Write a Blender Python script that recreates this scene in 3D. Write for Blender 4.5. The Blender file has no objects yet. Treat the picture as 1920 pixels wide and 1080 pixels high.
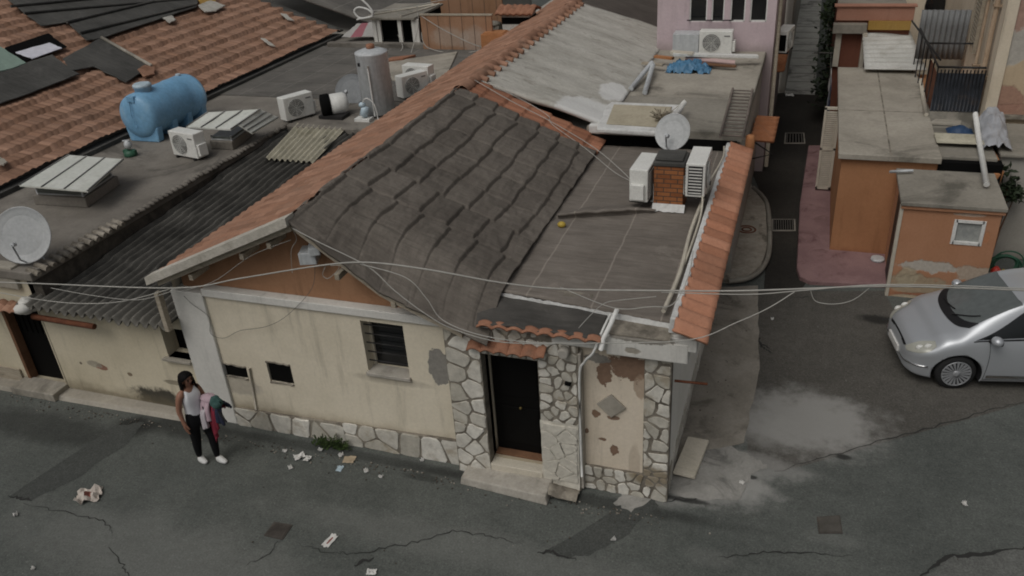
import bpy, math, random
from mathutils import Vector, Matrix, noise as mn
R = math.radians
rnd = random.Random(7)
sc = bpy.context.scene
C = sc.collection
CAMH = 8.4

# ------------------------------------------------------------------ camera (solved from the vanishing points)
FPX = 1557.0
def _ray(px, py): return Vector((px-960.0, py-540.0, FPX)).normalized()
_Y = _ray(1567, -366); _D = _ray(1160, 3350)
_Z = -_D; _Z = (_Z - _Y*_Y.dot(_Z)).normalized(); _X = _Y.cross(_Z)
def wdir(px, py):
    v = _ray(px, py); return Vector((_X.dot(v), _Y.dot(v), _Z.dot(v)))
ORG = Vector((0, 0, CAMH))
def az(px, py, z=0.0):
    d = wdir(px, py); return ORG + d*((z-CAMH)/d.z)
def ay(px, py, y):
    d = wdir(px, py); return ORG + d*(y/d.y)
def ax(px, py, x):
    d = wdir(px, py); return ORG + d*(x/d.x)
def apl(px, py, x0, z0, s):               # on the plane z = z0 + s (x-x0)
    d = wdir(px, py); t = (z0-s*x0-CAMH)/(d.z-s*d.x); return ORG + d*t
cam_d = bpy.data.cameras.new('camera'); cam = bpy.data.objects.new('camera', cam_d); C.objects.link(cam)
cam_d.sensor_width = 36; cam_d.lens = FPX/1920*36; cam_d.clip_end = 500; cam_d.clip_start = .1
right = Vector((_X.x, _Y.x, _Z.x)); down = Vector((_X.y, _Y.y, _Z.y)); fwd = Vector((_X.z, _Y.z, _Z.z))
m = Matrix((right, -down, -fwd)).transposed().to_4x4(); m.translation = ORG
cam.matrix_world = m
sc.camera = cam

# ------------------------------------------------------------------ light
w = bpy.data.worlds.new('World'); sc.world = w; w.use_nodes = True
nt = w.node_tree; bg = nt.nodes['Background']
sky = nt.nodes.new('ShaderNodeTexSky'); sky.sky_type = 'NISHITA'; sky.sun_disc = False
SUN_EL, SUN_AZ = R(56), R(202)
sky.sun_elevation = SUN_EL; sky.sun_rotation = SUN_AZ
sky.air_density = 1.0; sky.dust_density = 6.0; sky.ozone_density = 1.0
hs = nt.nodes.new('ShaderNodeHueSaturation'); hs.inputs['Saturation'].default_value = .25      # overcast: grey, not blue
nt.links.new(sky.outputs[0], hs.inputs['Color']); nt.links.new(hs.outputs[0], bg.inputs[0])
bg.inputs[1].default_value = .07
sd = bpy.data.lights.new('sun', 'SUN'); sd.energy = .9; sd.angle = R(40); sd.color = (1, .97, .92)
so = bpy.data.objects.new('sun', sd); C.objects.link(so)
v = Vector((math.sin(SUN_AZ)*math.cos(SUN_EL), math.cos(SUN_AZ)*math.cos(SUN_EL), math.sin(SUN_EL)))
so.rotation_euler = (-v).to_track_quat('-Z', 'Y').to_euler(); so.location = (-10, -10, 40)
sc.view_settings.view_transform = 'Standard'; sc.view_settings.look = 'None'
sc.view_settings.exposure = -0.25; sc.view_settings.gamma = 1
try: sc.cycles.filter_width = 1.9
except Exception: pass
try: sc.cycles.max_bounces = 6
except Exception: pass

# ------------------------------------------------------------------ materials
class G:
    def __init__(s, name):
        s.m = bpy.data.materials.new(name); s.m.use_nodes = True
        s.t = s.m.node_tree; s.b = s.t.nodes['Principled BSDF']; s._p = None
    def n(s, ty, **kw):
        nd = s.t.nodes.new('ShaderNode'+ty)
        for k, v in kw.items(): setattr(nd, k, v)
        return nd
    def put(s, sock, v):
        if hasattr(v, 'is_output'): s.t.links.new(v, sock)
        elif isinstance(v, (tuple, list)) and len(v) == 3 and sock.type == 'RGBA': sock.default_value = (*v, 1)
        else: sock.default_value = v
    def pos(s):
        if s._p is None: s._p = s.n('NewGeometry').outputs['Position']
        return s._p
    def obj(s): return s.n('TexCoord').outputs['Object']
    def xyz(s, v=None):
        nd = s.n('SeparateXYZ'); s.put(nd.inputs[0], v or s.pos()); return nd.outputs
    def comb(s, x, y, z):
        nd = s.n('CombineXYZ')
        for i, q in enumerate((x, y, z)): s.put(nd.inputs[i], q)
        return nd.outputs[0]
    def math(s, op, a, b=0.0, c=None):
        nd = s.n('Math', operation=op); s.put(nd.inputs[0], a); s.put(nd.inputs[1], b)
        if c is not None: s.put(nd.inputs[2], c)
        return nd.outputs[0]
    def scale(s, v, sx, sy, sz):
        nd = s.n('Mapping'); s.put(nd.inputs[0], v); nd.inputs['Scale'].default_value = (sx, sy, sz); return nd.outputs[0]
    def noise(s, sc_, det=4, ro=.6, vec=None, dist=0.0):
        nd = s.n('TexNoise'); s.put(nd.inputs['Vector'], vec if vec is not None else s.pos())
        nd.inputs['Scale'].default_value = sc_; nd.inputs['Detail'].default_value = det; nd.inputs['Roughness'].default_value = ro
        nd.inputs['Distortion'].default_value = dist
        return nd.outputs['Fac']
    def ss(s, v, a, b):                       # smoothstep
        nd = s.n('MapRange', interpolation_type='SMOOTHSTEP'); s.put(nd.inputs[0], v)
        nd.inputs[1].default_value = a; nd.inputs[2].default_value = b
        return nd.outputs[0]
    def mix(s, f, a, b, mode='MIX'):
        nd = s.n('Mix', data_type='RGBA', blend_type=mode)
        s.put(nd.inputs[0], f); s.put(nd.inputs[6], a); s.put(nd.inputs[7], b); return nd.outputs[2]
    def mul(s, col, f):                       # colour times a scalar socket
        nd = s.n('VectorMath', operation='SCALE'); s.put(nd.inputs[0], col); s.put(nd.inputs[3], f); return nd.outputs[0]
    def bump(s, h, st=.5, d=.01, prev=None):
        nd = s.n('Bump'); nd.inputs['Strength'].default_value = st; nd.inputs['Distance'].default_value = d
        s.put(nd.inputs['Height'], h)
        if prev is not None: s.put(nd.inputs['Normal'], prev)
        return nd.outputs[0]
    def blob(s, c, r, warp=.35, wsc=4.0, soft=.12):   # irregular patch round a world point
        v = s.n('VectorMath', operation='SUBTRACT'); s.put(v.inputs[0], s.pos()); v.inputs[1].default_value = c
        d = s.n('VectorMath', operation='DIVIDE'); s.put(d.inputs[0], v.outputs[0]); d.inputs[1].default_value = r
        l = s.n('VectorMath', operation='LENGTH'); s.put(l.inputs[0], d.outputs[0])
        k = s.math('MULTIPLY_ADD', s.noise(wsc, 6, .68), warp*2, l.outputs['Value'])
        return s.ss(k, 1+warp+soft, 1+warp-soft)
    def hash(s, vec):
        nd = s.n('TexWhiteNoise'); s.put(nd.inputs['Vector'], vec); return nd.outputs['Value']
    def done(s, col, rough=.85, nrm=None, metal=0.0, spec=.3):
        s.put(s.b.inputs['Base Color'], col); s.put(s.b.inputs['Roughness'], rough); s.b.inputs['Metallic'].default_value = metal
        s.b.inputs['Specular IOR Level'].default_value = spec
        if nrm is not None: s.put(s.b.inputs['Normal'], nrm)
        return s.m
def worn(name, c, c2, nsc=1.5, fine=30, rough=.85, bump=.35, bd=.006, dirt=None, dirt_amt=.5, stretch=None, metal=0, spec=.3, local=False):
    g = G(name); p = g.obj() if local else g.pos()
    v = g.scale(p, *stretch) if stretch else p
    f = g.ss(g.noise(nsc, 6, .65, v), .3, .7); col = g.mix(f, c, c2)
    fn = g.noise(fine, 4, .6, p)
    col = g.mul(col, g.math('MULTIPLY_ADD', fn, .5, .75))
    if dirt: col = g.mix(g.math('MULTIPLY', g.ss(g.noise(nsc*.6, 7, .7, v, 1.2), .52, .68), dirt_amt), col, dirt)
    h = g.noise(fine*1.6, 5, .65, p)
    return g.done(col, rough, g.bump(h, bump, bd), metal, spec)
def plain(name, c, rough=.6, metal=0.0, spec=.4, var=.25, nsc=8):
    g = G(name); f = g.noise(nsc, 5, .6, g.obj())
    return g.done(g.mul(g.mix(0.0, c, c), g.math('MULTIPLY_ADD', f, var*2, 1-var)), rough, None, metal, spec)

M = {}
def asphalt(name, a, b, dust, extra=False):
    g = G(name); big = g.noise(.35, 6, .6); mid = g.noise(2.2, 6, .65)
    col = g.mix(g.ss(big, .3, .7), a, b)
    col = g.mul(col, g.math('MULTIPLY_ADD', mid, .5, .75))
    col = g.mul(col, g.math('MULTIPLY_ADD', g.noise(9, 5, .8), .9, .55))
    gr = g.noise(34, 4, .8); col = g.mul(col, g.math('MULTIPLY_ADD', gr, 2.0, .02))
    fl = g.ss(g.noise(17, 6, .8), .60, .70); col = g.mix(g.math('MULTIPLY', fl, .40), col, dust)
    ol = g.ss(g.noise(1.7, 7, .8, None, .8), .60, .74); col = g.mix(g.math('MULTIPLY', ol, .45), col, tuple(q*.45 for q in a))
    if extra:
        for (c, r, amt, wsc) in ROAD_DUST:
            col = g.mix(g.math('MULTIPLY', g.blob(c, r, .9, wsc, .45), amt), col, dust)
        for (c, r, amt, wsc) in ROAD_DARK:
            col = g.mix(g.math('MULTIPLY', g.blob(c, r, .5, wsc, .4), amt), col, (.012, .012, .011))
    return g.done(col, .88, g.bump(g.noise(110, 3, .7), .7, .006), 0, .25)
ROAD_DUST = [(az(1515, 790), (1.0, .75, 1), .75, 2.2), (az(1420, 800), (.5, .5, 1), .4, 3), (az(1340, 905), (.75, .45, 1), .8, 2.5),
             (az(1395, 870), (.85, .25, 1), .55, 3), (az(1220, 930), (.5, .18, 1), .35, 4), (az(900, 1030), (3, .3, 1), .12, 2),
             (az(1560, 1010), (.35, .12, 1), .10, 5), (az(1330, 1045), (.3, .15, 1), .12, 5), (az(300, 1040), (2.5, .6, 1), .14, 1.5)]
ROAD_DARK = [(az(250, 800), (.35, .25, 1), .75, 4), (az(360, 800), (.9, .3, 1), .6, 4), (az(790, 895), (.3, .08, 1), .5, 5), (az(1650, 600), (.35, .15, 1), .8, 4),  # darker spots and strips, some along the foot of the walls
             (az(1040, 925), (2.4, .12, 1), .5, 3), (az(650, 850), (3.0, .1, 1), .4, 3), (az(1290, 938), (.35, .05, 1), .8, 6),
             (az(80, 800), (1.6, .35, 1), .5, 3), (az(1582, 857), (.12, .06, 1), .8, 8), (az(1410, 895), (.07, .04, 1), .8, 8)]
M['asphalt'] = asphalt('asphalt', (.078, .085, .078), (.108, .115, .105), (.34, .335, .315), True)
M['asphalt_dark'] = asphalt('asphalt_patch', (.056, .060, .056), (.070, .074, .068), (.13, .13, .12))
M['asphalt_warm'] = asphalt('asphalt_old', (.074, .070, .061), (.094, .088, .077), (.34, .335, .315), True)
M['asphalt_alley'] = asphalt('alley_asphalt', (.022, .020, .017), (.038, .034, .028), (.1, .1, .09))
M['crack'] = plain('crack_tar', (.026, .026, .024), .9)
M['concrete'] = worn('concrete', (.20, .185, .155), (.29, .27, .235), 1.2, 25, dirt=(.09, .08, .065), dirt_amt=.7)
M['rough_concrete'] = worn('rough_concrete', (.27, .24, .195), (.37, .335, .28), 3, 12, bump=.9, bd=.02, dirt=(.10, .085, .065), dirt_amt=.8)
M['path_concrete'] = worn('path_concrete', (.30, .30, .275), (.42, .415, .38), 1.2, 20, dirt=(.05, .05, .045), dirt_amt=.8)
M['path_warm'] = worn('brown_concrete', (.225, .205, .172), (.31, .285, .245), 1.5, 25, dirt=(.075, .066, .052), dirt_amt=.6)
M['path_pale'] = worn('pale_concrete', (.24, .235, .215), (.32, .31, .285), 2.2, 25, dirt=(.10, .098, .09), dirt_amt=.7)
M['kerb_stone'] = worn('kerb_stone', (.30, .28, .24), (.42, .39, .34), 3, 30, dirt=(.13, .12, .1))
M['pink_paving'] = worn('pink_paving', (.20, .118, .118), (.265, .165, .16), 1.6, 30, dirt=(.095, .045, .045), dirt_amt=.8)
M['marble'] = worn('marble', (.50, .46, .37), (.58, .53, .44), 3, 40, rough=.55, bump=.1, dirt=(.3, .27, .22), dirt_amt=.4)

def stucco(name, c, c2, blobs=(), base_dirt=None, streak=.5, rough=.9):
    g = G(name); col = g.mix(g.ss(g.noise(.9, 6, .6), .3, .7), c, c2)
    col = g.mul(col, g.math('MULTIPLY_ADD', g.noise(22, 5, .65), .3, .85))
    st = g.ss(g.noise(1.0, 6, .7, g.scale(g.pos(), 5, 5, .5)), .52, .75)
    col = g.mix(g.math('MULTIPLY', st, streak), col, tuple(q*.5 for q in c))
    h = g.math('MULTIPLY', g.noise(45, 5, .65), .4)
    for (cc, r, colr, amt, wp, ws, soft) in blobs:
        k = g.blob(cc, r, wp, ws, soft)
        pc = g.mul(g.mix(0.0, colr, colr), g.math('MULTIPLY_ADD', g.noise(14, 5, .7), .9, .55))
        col = g.mix(g.math('MULTIPLY', k, amt), col, pc); h = g.math('SUBTRACT', h, g.math('MULTIPLY', k, .8))
    if base_dirt:
        z0, z1, dc = base_dirt
        k = g.math('MULTIPLY_ADD', g.noise(2.5, 6, .7), (z1-z0)*1.2, g.xyz()[2])
        col = g.mix(g.math('MULTIPLY', g.ss(k, z1+.45*(z1-z0), z0+.4*(z1-z0)), .8), col, dc)
    return g.done(col, rough, g.bump(h, .5, .012), 0, .2)
P = lambda px, py, y=8.85: tuple(ay(px, py, y))
grey_patch, brown, brick_c = (.22, .21, .19), (.20, .125, .085), (.23, .11, .075)
M['cream'] = stucco('cream_stucco', (.60, .54, .42), (.68, .615, .49),
    [(P(826, 688), (.21, .3, .30), grey_patch, .95, .6, 4, .04), (P(735, 715), (.6, .3, .08), (.3, .27, .22), .35, .6, 5, .3),
     (P(450, 725), (.42, .3, .16), (.36, .33, .28), .6, .6, 4, .2), (P(600, 800, 8.8), (3, .3, .13), (.36, .31, .23), .4, .6, 3, .3), (P(560, 570), (1.6, .3, .06), (.33, .30, .23), .5, .6, 4, .3)],
    (.30, .62, (.30, .25, .17)))
M['cream_panel'] = stucco('cream_panel_stucco', (.59, .51, .40), (.66, .58, .47),
    [(P(1186, 688), (.32, .3, .21), brown, .97, 1.1, 7, .05), (P(1132, 700), (.10, .3, .22), brown, .97, 1.1, 8, .05), (P(1118, 672), (.16, .3, .07), grey_patch, .9, .9, 7, .06),
     (P(1200, 725), (.08, .3, .2), (.33, .24, .17), .7, .5, 6, .1),
     (P(1116, 776), (.065, .3, .06), brown, .97, .9, 11, .05), (P(1100, 808), (.03, .3, .045), brown, .95, .9, 12, .05), (P(1130, 824), (.055, .3, .03), brown, .95, 1.0, 12, .05),
     (P(1152, 845), (.055, .3, .09), brown, .97, 1.2, 9, .05), (P(1190, 870), (.08, .3, .3), (.4, .33, .25), .5, .4, 5, .2), (P(1150, 784), (.09, .3, .04), brown, .9, .4, 9, .05)])
M['cream_low'] = stucco('cream_low_stucco', (.53, .47, .345), (.62, .555, .42),
    [(P(190, 690), (.13, .3, .06), brick_c, .9, .9, 8, .06), (P(175, 684), (.17, .3, .07), (.32, .29, .23), .8, .9, 7, .08), (P(242, 703), (.05, .3, .04), (.2, .15, .1), .9, .4, 8, .06),
     (P(150, 682), (.03, .3, .03), (.15, .12, .09), .9, .4, 8, .06), (P(330, 720), (.25, .3, .05), (.16, .14, .1), .7, .5, 6, .1),
     (P(300, 752), (.55, .3, .24), (.035, .033, .027), .95, 1.0, 4, .3), (P(215, 760), (.7, .3, .12), (.13, .11, .075), .8, 1.0, 4, .3), (P(200, 745), (.9, .3, .12), (.34, .30, .22), .6, .6, 4, .3)],
    (.05, .42, (.16, .135, .09)))
M['white_plaster'] = stucco('white_plaster', (.56, .55, .51), (.65, .635, .59), [(P(1205, 620), (.5, .4, .1), (.16, .145, .12), .85, .6, 7, .1), (P(1190, 645), (.12, .3, .06), (.2, .17, .12), .7, .5, 8, .1)], None, .45)
M['side_plaster'] = stucco('side_plaster', (.72, .70, .63), (.80, .78, .72), [], (.0, .35, (.45, .41, .33)), .2)
M['gable'] = stucco('terracotta_stucco', (.29, .155, .085), (.36, .20, .115), [], None, .5)
M['orange'] = stucco('orange_stucco', (.34, .165, .082), (.40, .20, .10), [], (.0, .25, (.16, .05, .03)), .4)
M['shed_orange'] = stucco('shed_stucco', (.38, .19, .105), (.44, .23, .135),
    [(P(1720, 535, 15.5), (.50, .4, .22), (.36, .30, .21), .85, 1.0, 4, .15), (P(1740, 500, 15.5), (.50, .4, .12), (.46, .44, .39), .9, 1.0, 4.5, .12), (P(1830, 515, 15.5), (.34, .4, .17), (.44, .39, .32), .8, 1.1, 6, .15), (P(1700, 520, 15.5), (.18, .4, .22), (.40, .34, .24), .9, .5, 4, .12),
     (P(1780, 560, 15.5), (1.0, .4, .07), (.33, .10, .05), .7, .6, 4, .2), (P(1700, 560, 15.5), (.3, .4, .1), (.42, .36, .26), .9, .5, 4, .2), (P(1820, 403, 15.5), (.25, .3, .035), (.5, .42, .34), .7, .6, 7, .1), (P(1850, 445, 15.5), (.05, .3, .12), (.45, .2, .1), .7, .5, 7, .1)], None, .3)
M['tall_front'] = stucco('peeling_beige', (.46, .36, .245), (.52, .41, .28),
    [(P(1900, 60, 19.6), (.40, .4, .75), (.40, .38, .34), .95, .3, 2, .05), (P(1880, 190, 19.6), (.35, .4, .35), (.33, .19, .14), .9, .6, 3, .08), (P(1925, 205, 19.6), (.6, .4, .12), (.33, .19, .14), .9, .6, 4, .08), (P(1915, 20, 19.6), (.2, .4, .4), (.36, .22, .17), .9, .5, 3, .08)])
M['tall_side'] = stucco('cream_side', (.58, .50, .38), (.66, .58, .46), [], None, .5)
M['pink'] = stucco('pink_stucco', (.52, .42, .44), (.58, .48, .495), [], (3.15, 3.5, (.3, .25, .24)), .3)
M['red_wall'] = stucco('red_stucco', (.16, .062, .04), (.20, .085, .055), [], None, .3)
M['salmon'] = stucco('salmon_stucco', (.34, .17, .12), (.39, .21, .15), [], None, .3)
M['ochre'] = stucco('ochre_stucco', (.33, .20, .05), (.38, .24, .075), [], None, .3)
M['grey_plaster'] = stucco('grey_plaster', (.34, .32, .28), (.42, .40, .36), [], (.0, .5, (.2, .18, .15)), .5)
M['wood_fence'] = stucco('weathered_terracotta', (.27, .15, .085), (.34, .20, .125), [((-10.5, 24, 2.9), (.6, 1, .3), (.42, .36, .3), .5, .6, 3, .3), ((-9.7, 24, 2.8), (.4, 1, .4), (.42, .37, .32), .5, .6, 3, .3)], None, .6)

# crazy paving stone
g = G('crazy_stone'); rv = g.hash(g.n('NewGeometry').outputs['Random Per Island'])
col = g.mix(rv, (.40, .375, .315), (.68, .655, .59)); col = g.mul(col, g.math('MULTIPLY_ADD', g.noise(7, 7, .75), 1.2, .4))
col = g.mix(g.math('MULTIPLY', g.ss(g.noise(3, 6, .75), .5, .68), .6), col, (.30, .245, .165))
col = g.mix(g.math('MULTIPLY', g.blob(P(1225, 890), (.3, .4, .18), .5, 4, .3), .75), col, (.17, .12, .055))
M['stone'] = g.done(col, .8, g.bump(g.noise(25, 6, .7), .6, .015))
g = G('pale_stone'); col = g.mix(g.noise(3, 6, .7), (.46, .43, .36), (.68, .65, .57)); col = g.mul(col, g.math('MULTIPLY_ADD', g.noise(14, 6, .7), .6, .7))
M['pale_stone'] = g.done(col, .8, g.bump(g.noise(9, 6, .7), .9, .03))
M['mortar'] = worn('mortar', (.12, .105, .085), (.30, .27, .22), 4, 30, dirt=(.05, .045, .035))

# bitumen felt
def felt(name, a, b, seam=None, sx=1.0, cell=False):
    g = G(name); p = g.pos()
    col = g.mix(g.ss(g.noise(1.1, 6, .65), .3, .7), a, b)
    stz = g.noise(1.0, 5, .75, g.scale(p, 1.6, 18, 2)); col = g.mul(col, g.math('MULTIPLY_ADD', stz, 1.1, .45))
    col = g.mul(col, g.math('MULTIPLY_ADD', g.noise(60, 3, .7), .4, .8))
    col = g.mix(g.math('MULTIPLY', g.ss(g.noise(.8, 7, .75, p, 1), .56, .7), .35), col, tuple(q*1.9 for q in b))
    if cell:
        o = g.xyz(); hh = g.hash(g.comb(g.math('FLOOR', g.math('DIVIDE', g.math('SUBTRACT', o[0], -6.33), .405)), g.math('FLOOR', g.math('DIVIDE', o[1], .72)), 0.0))
        col = g.mul(col, g.math('MULTIPLY_ADD', hh, .22, .88))
    if seam:
        wob = g.math('MULTIPLY_ADD', g.noise(2.5, 4), .06, g.xyz()[0])
        d = g.math('ABSOLUTE', g.math('SUBTRACT', g.math('FRACT', g.math('DIVIDE', wob, seam)), .5))
        col = g.mix(g.math('MULTIPLY', g.ss(d, .018, .006), .45), col, tuple(q*2.0 for q in b))
    return g.done(col, .9, g.bump(g.noise(40, 5, .7), .5, .01), 0, .22)
M['felt'] = felt('roof_felt', (.108, .094, .080), (.152, .134, .114), cell=True)
M['felt_flat'] = felt('terrace_felt', (.142, .124, .106), (.187, .165, .142), .93)
M['felt_dark'] = felt('dark_felt', (.056, .055, .051), (.092, .090, .083))
M['felt_mid'] = felt('grey_felt', (.10, .095, .086), (.145, .136, .122), 1.0)
M['flat_roof'] = worn('flat_roof_screed', (.145, .131, .112), (.225, .206, .178), .9, 18, dirt=(.06, .055, .047), dirt_amt=.75)
M['screed'] = worn('roof_screed', (.27, .248, .207), (.38, .35, .295), .8, 14, dirt=(.12, .11, .09), dirt_amt=.8)
M['screed_grey'] = worn('grey_screed', (.20, .185, .155), (.28, .26, .22), .9, 14, dirt=(.09, .085, .07), dirt_amt=.8)
g = G('cement_render'); pz = g.scale(g.pos(), .8, 2.2, .8); col = g.mix(g.ss(g.noise(1.2, 7, .7, pz), .32, .68), (.36, .345, .305), (.48, .465, .42))
col = g.mix(g.math('MULTIPLY', g.ss(g.noise(1.6, 7, .75, pz, 1.0), .53, .68), .7), col, (.21, .195, .165)); col = g.mul(col, g.math('MULTIPLY_ADD', g.noise(14, 5, .7), .5, .75))
for cc_, rr_ in ((tuple(az(1108, 208, 3.35)), (.75, .75, .5)), (tuple(az(1150, 175, 3.25)), (.3, .6, .5))): col = g.mix(g.blob(cc_, rr_, .5, 3, .1), col, (.60, .60, .58))
M['cement'] = g.done(col, .88, g.bump(g.noise(12, 5, .7), .8, .025), 0, .2)
M['white_seal'] = worn('white_sealant', (.52, .52, .50), (.66, .66, .64), 3, 15, bump=.6, bd=.015, dirt=(.3, .29, .27), dirt_amt=.5)

def tiles(name, a, b, dirt, ty, tx, axis='y', x0=0.0, moss=.4):
    g = G(name); o = g.xyz()
    u = g.math('FLOOR', g.math('DIVIDE', o[1], ty)); v = g.math('FLOOR', g.math('DIVIDE', g.math('SUBTRACT', o[0], x0), tx))
    hsh = g.hash(g.comb(u, v, 0.0)); h2 = g.hash(g.comb(v, u, 3.0))
    col = g.mix(hsh, a, b); col = g.mul(col, g.math('MULTIPLY_ADD', h2, .4, .8))
    col = g.mul(col, g.math('MULTIPLY_ADD', g.noise(20, 5, .7), .6, .7))
    col = g.mix(g.math('MULTIPLY', g.ss(g.noise(.9, 7, .75), .5, .72), moss), col, dirt)
    return g.done(col, .85, g.bump(g.noise(50, 4, .7), .35, .006), 0, .2)
M['tile_old'] = tiles('old_roof_tile', (.245, .140, .092), (.315, .19, .132), (.17, .115, .085), .18, .42, x0=-15.25, moss=.25)
M['tile_pale'] = tiles('pale_roof_tile', (.26, .138, .088), (.335, .192, .13), (.24, .165, .12), .21, .37, x0=-6.33, moss=.5)
M['tile_new'] = tiles('new_roof_tile', (.34, .155, .092), (.41, .205, .13), (.27, .15, .10), .27, 2.0, moss=.35)
M['tile_strip'] = tiles('bare_roof_tile', (.30, .13, .075), (.36, .17, .105), (.20, .11, .075), .36, .42, x0=-6.33)
M['terracotta'] = worn('terracotta', (.25, .115, .068), (.34, .17, .105), 6, 30, dirt=(.12, .08, .055))

def corrugated(name, a, b):
    g = G(name); p = g.pos(); col = g.mix(g.ss(g.noise(1.2, 6, .7), .35, .68), a, b)
    st = g.noise(1, 6, .75, g.scale(p, 14, 1.4, 1)); col = g.mul(col, g.math('MULTIPLY_ADD', st, 1.0, .5))
    lich = g.ss(g.noise(9, 6, .75), .66, .72); col = g.mix(g.math('MULTIPLY', lich, .5), col, (.32, .31, .26))
    col = g.mix(g.math('MULTIPLY', g.ss(g.math('ADD', g.xyz()[1], g.noise(9, 6, .75)), 9.6, 9.15), .6), col, (.20, .19, .165))
    return g.done(col, .9, g.bump(g.noise(40, 5, .7), .5, .01), 0, .2)
M['corrugated'] = corrugated('fibre_cement', (.052, .050, .045), (.115, .110, .098))
M['corr_pale'] = worn('translucent_sheet', (.33, .31, .24), (.46, .43, .335), 3, 20, rough=.6, dirt=(.2, .18, .12))
M['black'] = plain('dark_void', (.006, .006, .006), .95, spec=.05)  # near-black: paints the shade inside openings, also used for plain black parts
M['door_dark'] = plain('doorway_shade', (.005, .0048, .0045), .6, spec=.1)  # near-black: shade of the doorways and hatches put into the colour
M['dark_metal'] = plain('dark_metal', (.025, .024, .024), .55, .3)
M['rust'] = worn('rust', (.10, .035, .018), (.16, .06, .03), 8, 40, local=True)
M['old_wood'] = worn('weathered_wood', (.30, .26, .20), (.42, .37, .29), 5, 40, dirt=(.14, .11, .08), local=True, stretch=(1, 6, 6))
M['brown_wood'] = worn('brown_wood', (.13, .065, .035), (.19, .10, .055), 5, 40, local=True)
M['barge'] = worn('mortar_barge', (.40, .375, .32), (.53, .50, .44), 3, 20, bump=.6, bd=.012, dirt=(.2, .18, .14))
M['white_paint'] = worn('white_paint', (.60, .60, .57), (.72, .72, .69), 3, 40, rough=.5, bump=.08, dirt=(.4, .38, .33), dirt_amt=.35, local=True)
M['ac_white'] = worn('ac_enamel', (.66, .66, .62), (.74, .74, .70), 2, 30, rough=.4, bump=.03, dirt=(.45, .43, .37), dirt_amt=.45, local=True, spec=.5)
M['ac_grey'] = plain('ac_grille', (.20, .20, .19), .5)
M['dish'] = worn('dish_enamel', (.37, .38, .38), (.44, .45, .445), 2, 20, rough=.45, bump=.03, dirt=(.28, .27, .24), dirt_amt=.4, local=True, spec=.5)
M['dish_dark'] = worn('dark_dish', (.15, .16, .165), (.19, .20, .205), 2, 20, rough=.5, bump=.03, local=True)  # darker copy of the dish tone for the rear dish
M['galv'] = worn('galvanised', (.42, .44, .45), (.51, .53, .535), 2, 12, rough=.45, bump=.05, dirt=(.25, .25, .24), dirt_amt=.4, stretch=(6, 6, .7), local=True, spec=.5)
M['blue_plastic'] = worn('blue_polythene', (.16, .35, .54), (.20, .40, .59), 1.5, 12, rough=.45, bump=.04, dirt=(.30, .46, .58), dirt_amt=.7, local=True, spec=.45)
M['glass_panel'] = worn('dusty_panel', (.55, .565, .51), (.64, .65, .60), 2, 15, rough=.35, bump=.03, dirt=(.42, .42, .36), dirt_amt=.5, local=True, spec=.5)
M['alu'] = plain('aluminium', (.45, .46, .46), .4, .5)
M['cable'] = plain('pale_cable', (.38, .37, .335), .6)
M['cable_dark'] = plain('dark_cable', (.10, .095, .085), .7)
M['pvc'] = plain('white_pvc', (.66, .66, .63), .4)
M['brick'] = None
g = G('chimney_brick'); bt = g.n('TexBrick'); o = g.xyz()
g.put(bt.inputs['Vector'], g.comb(g.math('ADD', o[0], o[1]), o[2], 0.0)); bt.inputs['Scale'].default_value = 1
g.put(bt.inputs['Color1'], (.24, .085, .032)); g.put(bt.inputs['Color2'], (.33, .13, .05)); g.put(bt.inputs['Mortar'], (.08, .055, .04))
bt.inputs['Brick Width'].default_value = .22; bt.inputs['Row Height'].default_value = .075; bt.inputs['Mortar Size'].default_value = .008; bt.offset = .5
M['brick'] = g.done(g.mul(bt.outputs['Color'], g.math('MULTIPLY_ADD', g.noise(14, 5, .7), .8, .6)), .9, g.bump(bt.outputs['Fac'], -.6, .01))
M['blue_tarp'] = plain('blue_tarp', (.07, .18, .30), .45, var=.5, nsc=5)
M['dark_blue'] = plain('dark_blue_plastic', (.02, .05, .11), .5, var=.5)
M['grey_sheet'] = plain('grey_plastic_sheet', (.33, .34, .36), .35, var=.4, nsc=4)
M['awning'] = worn('orange_awning', (.40, .16, .07), (.46, .20, .10), 4, 30, dirt=(.28, .13, .07))
M['leaf_dark'] = plain('dark_leaf', (.018, .030, .012), .7, var=.6, nsc=3)
M['leaf'] = plain('green_leaf', (.045, .075, .02), .7, var=.6, nsc=6)
M['paper'] = plain('paper', (.62, .61, .58), .7, var=.2)
M['card'] = plain('cardboard', (.36, .29, .20), .8, var=.3)
M['ink'] = plain('printed_ink', (.25, .09, .07), .7)
M['ink_dark'] = plain('dark_ink', (.05, .05, .055), .7)
M['manhole'] = worn('manhole_iron', (.055, .048, .042), (.085, .075, .065), 6, 60, dirt=(.11, .085, .06), local=True)
M['hose'] = plain('green_hose', (.03, .10, .06), .5)
M['red_plastic'] = plain('red_plastic', (.38, .03, .02), .5)
M['asphalt_pale'] = asphalt('pale_asphalt', (.105, .108, .100), (.135, .138, .128), (.27, .265, .245))
M['canopy'] = felt('canopy_felt', (.055, .052, .047), (.095, .089, .080))
M['brass'] = plain('dull_brass', (.16, .12, .04), .5, .5)
M['yellow'] = plain('yellow_plastic', (.45, .32, .05), .5)
M['green_panel'] = plain('green_panel', (.22, .30, .25), .5)
M['window_glass'] = plain('window_glass', (.012, .013, .014), .12, spec=.5)
M['frosted'] = worn('frosted_pane', (.26, .27, .26), (.34, .35, .33), 12, 60, rough=.4, local=True)
M['cream_paint'] = plain('cream_paint', (.50, .46, .38), .5)
M['sky_white'] = plain('white_liner', (.66, .66, .72), .5)
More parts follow.
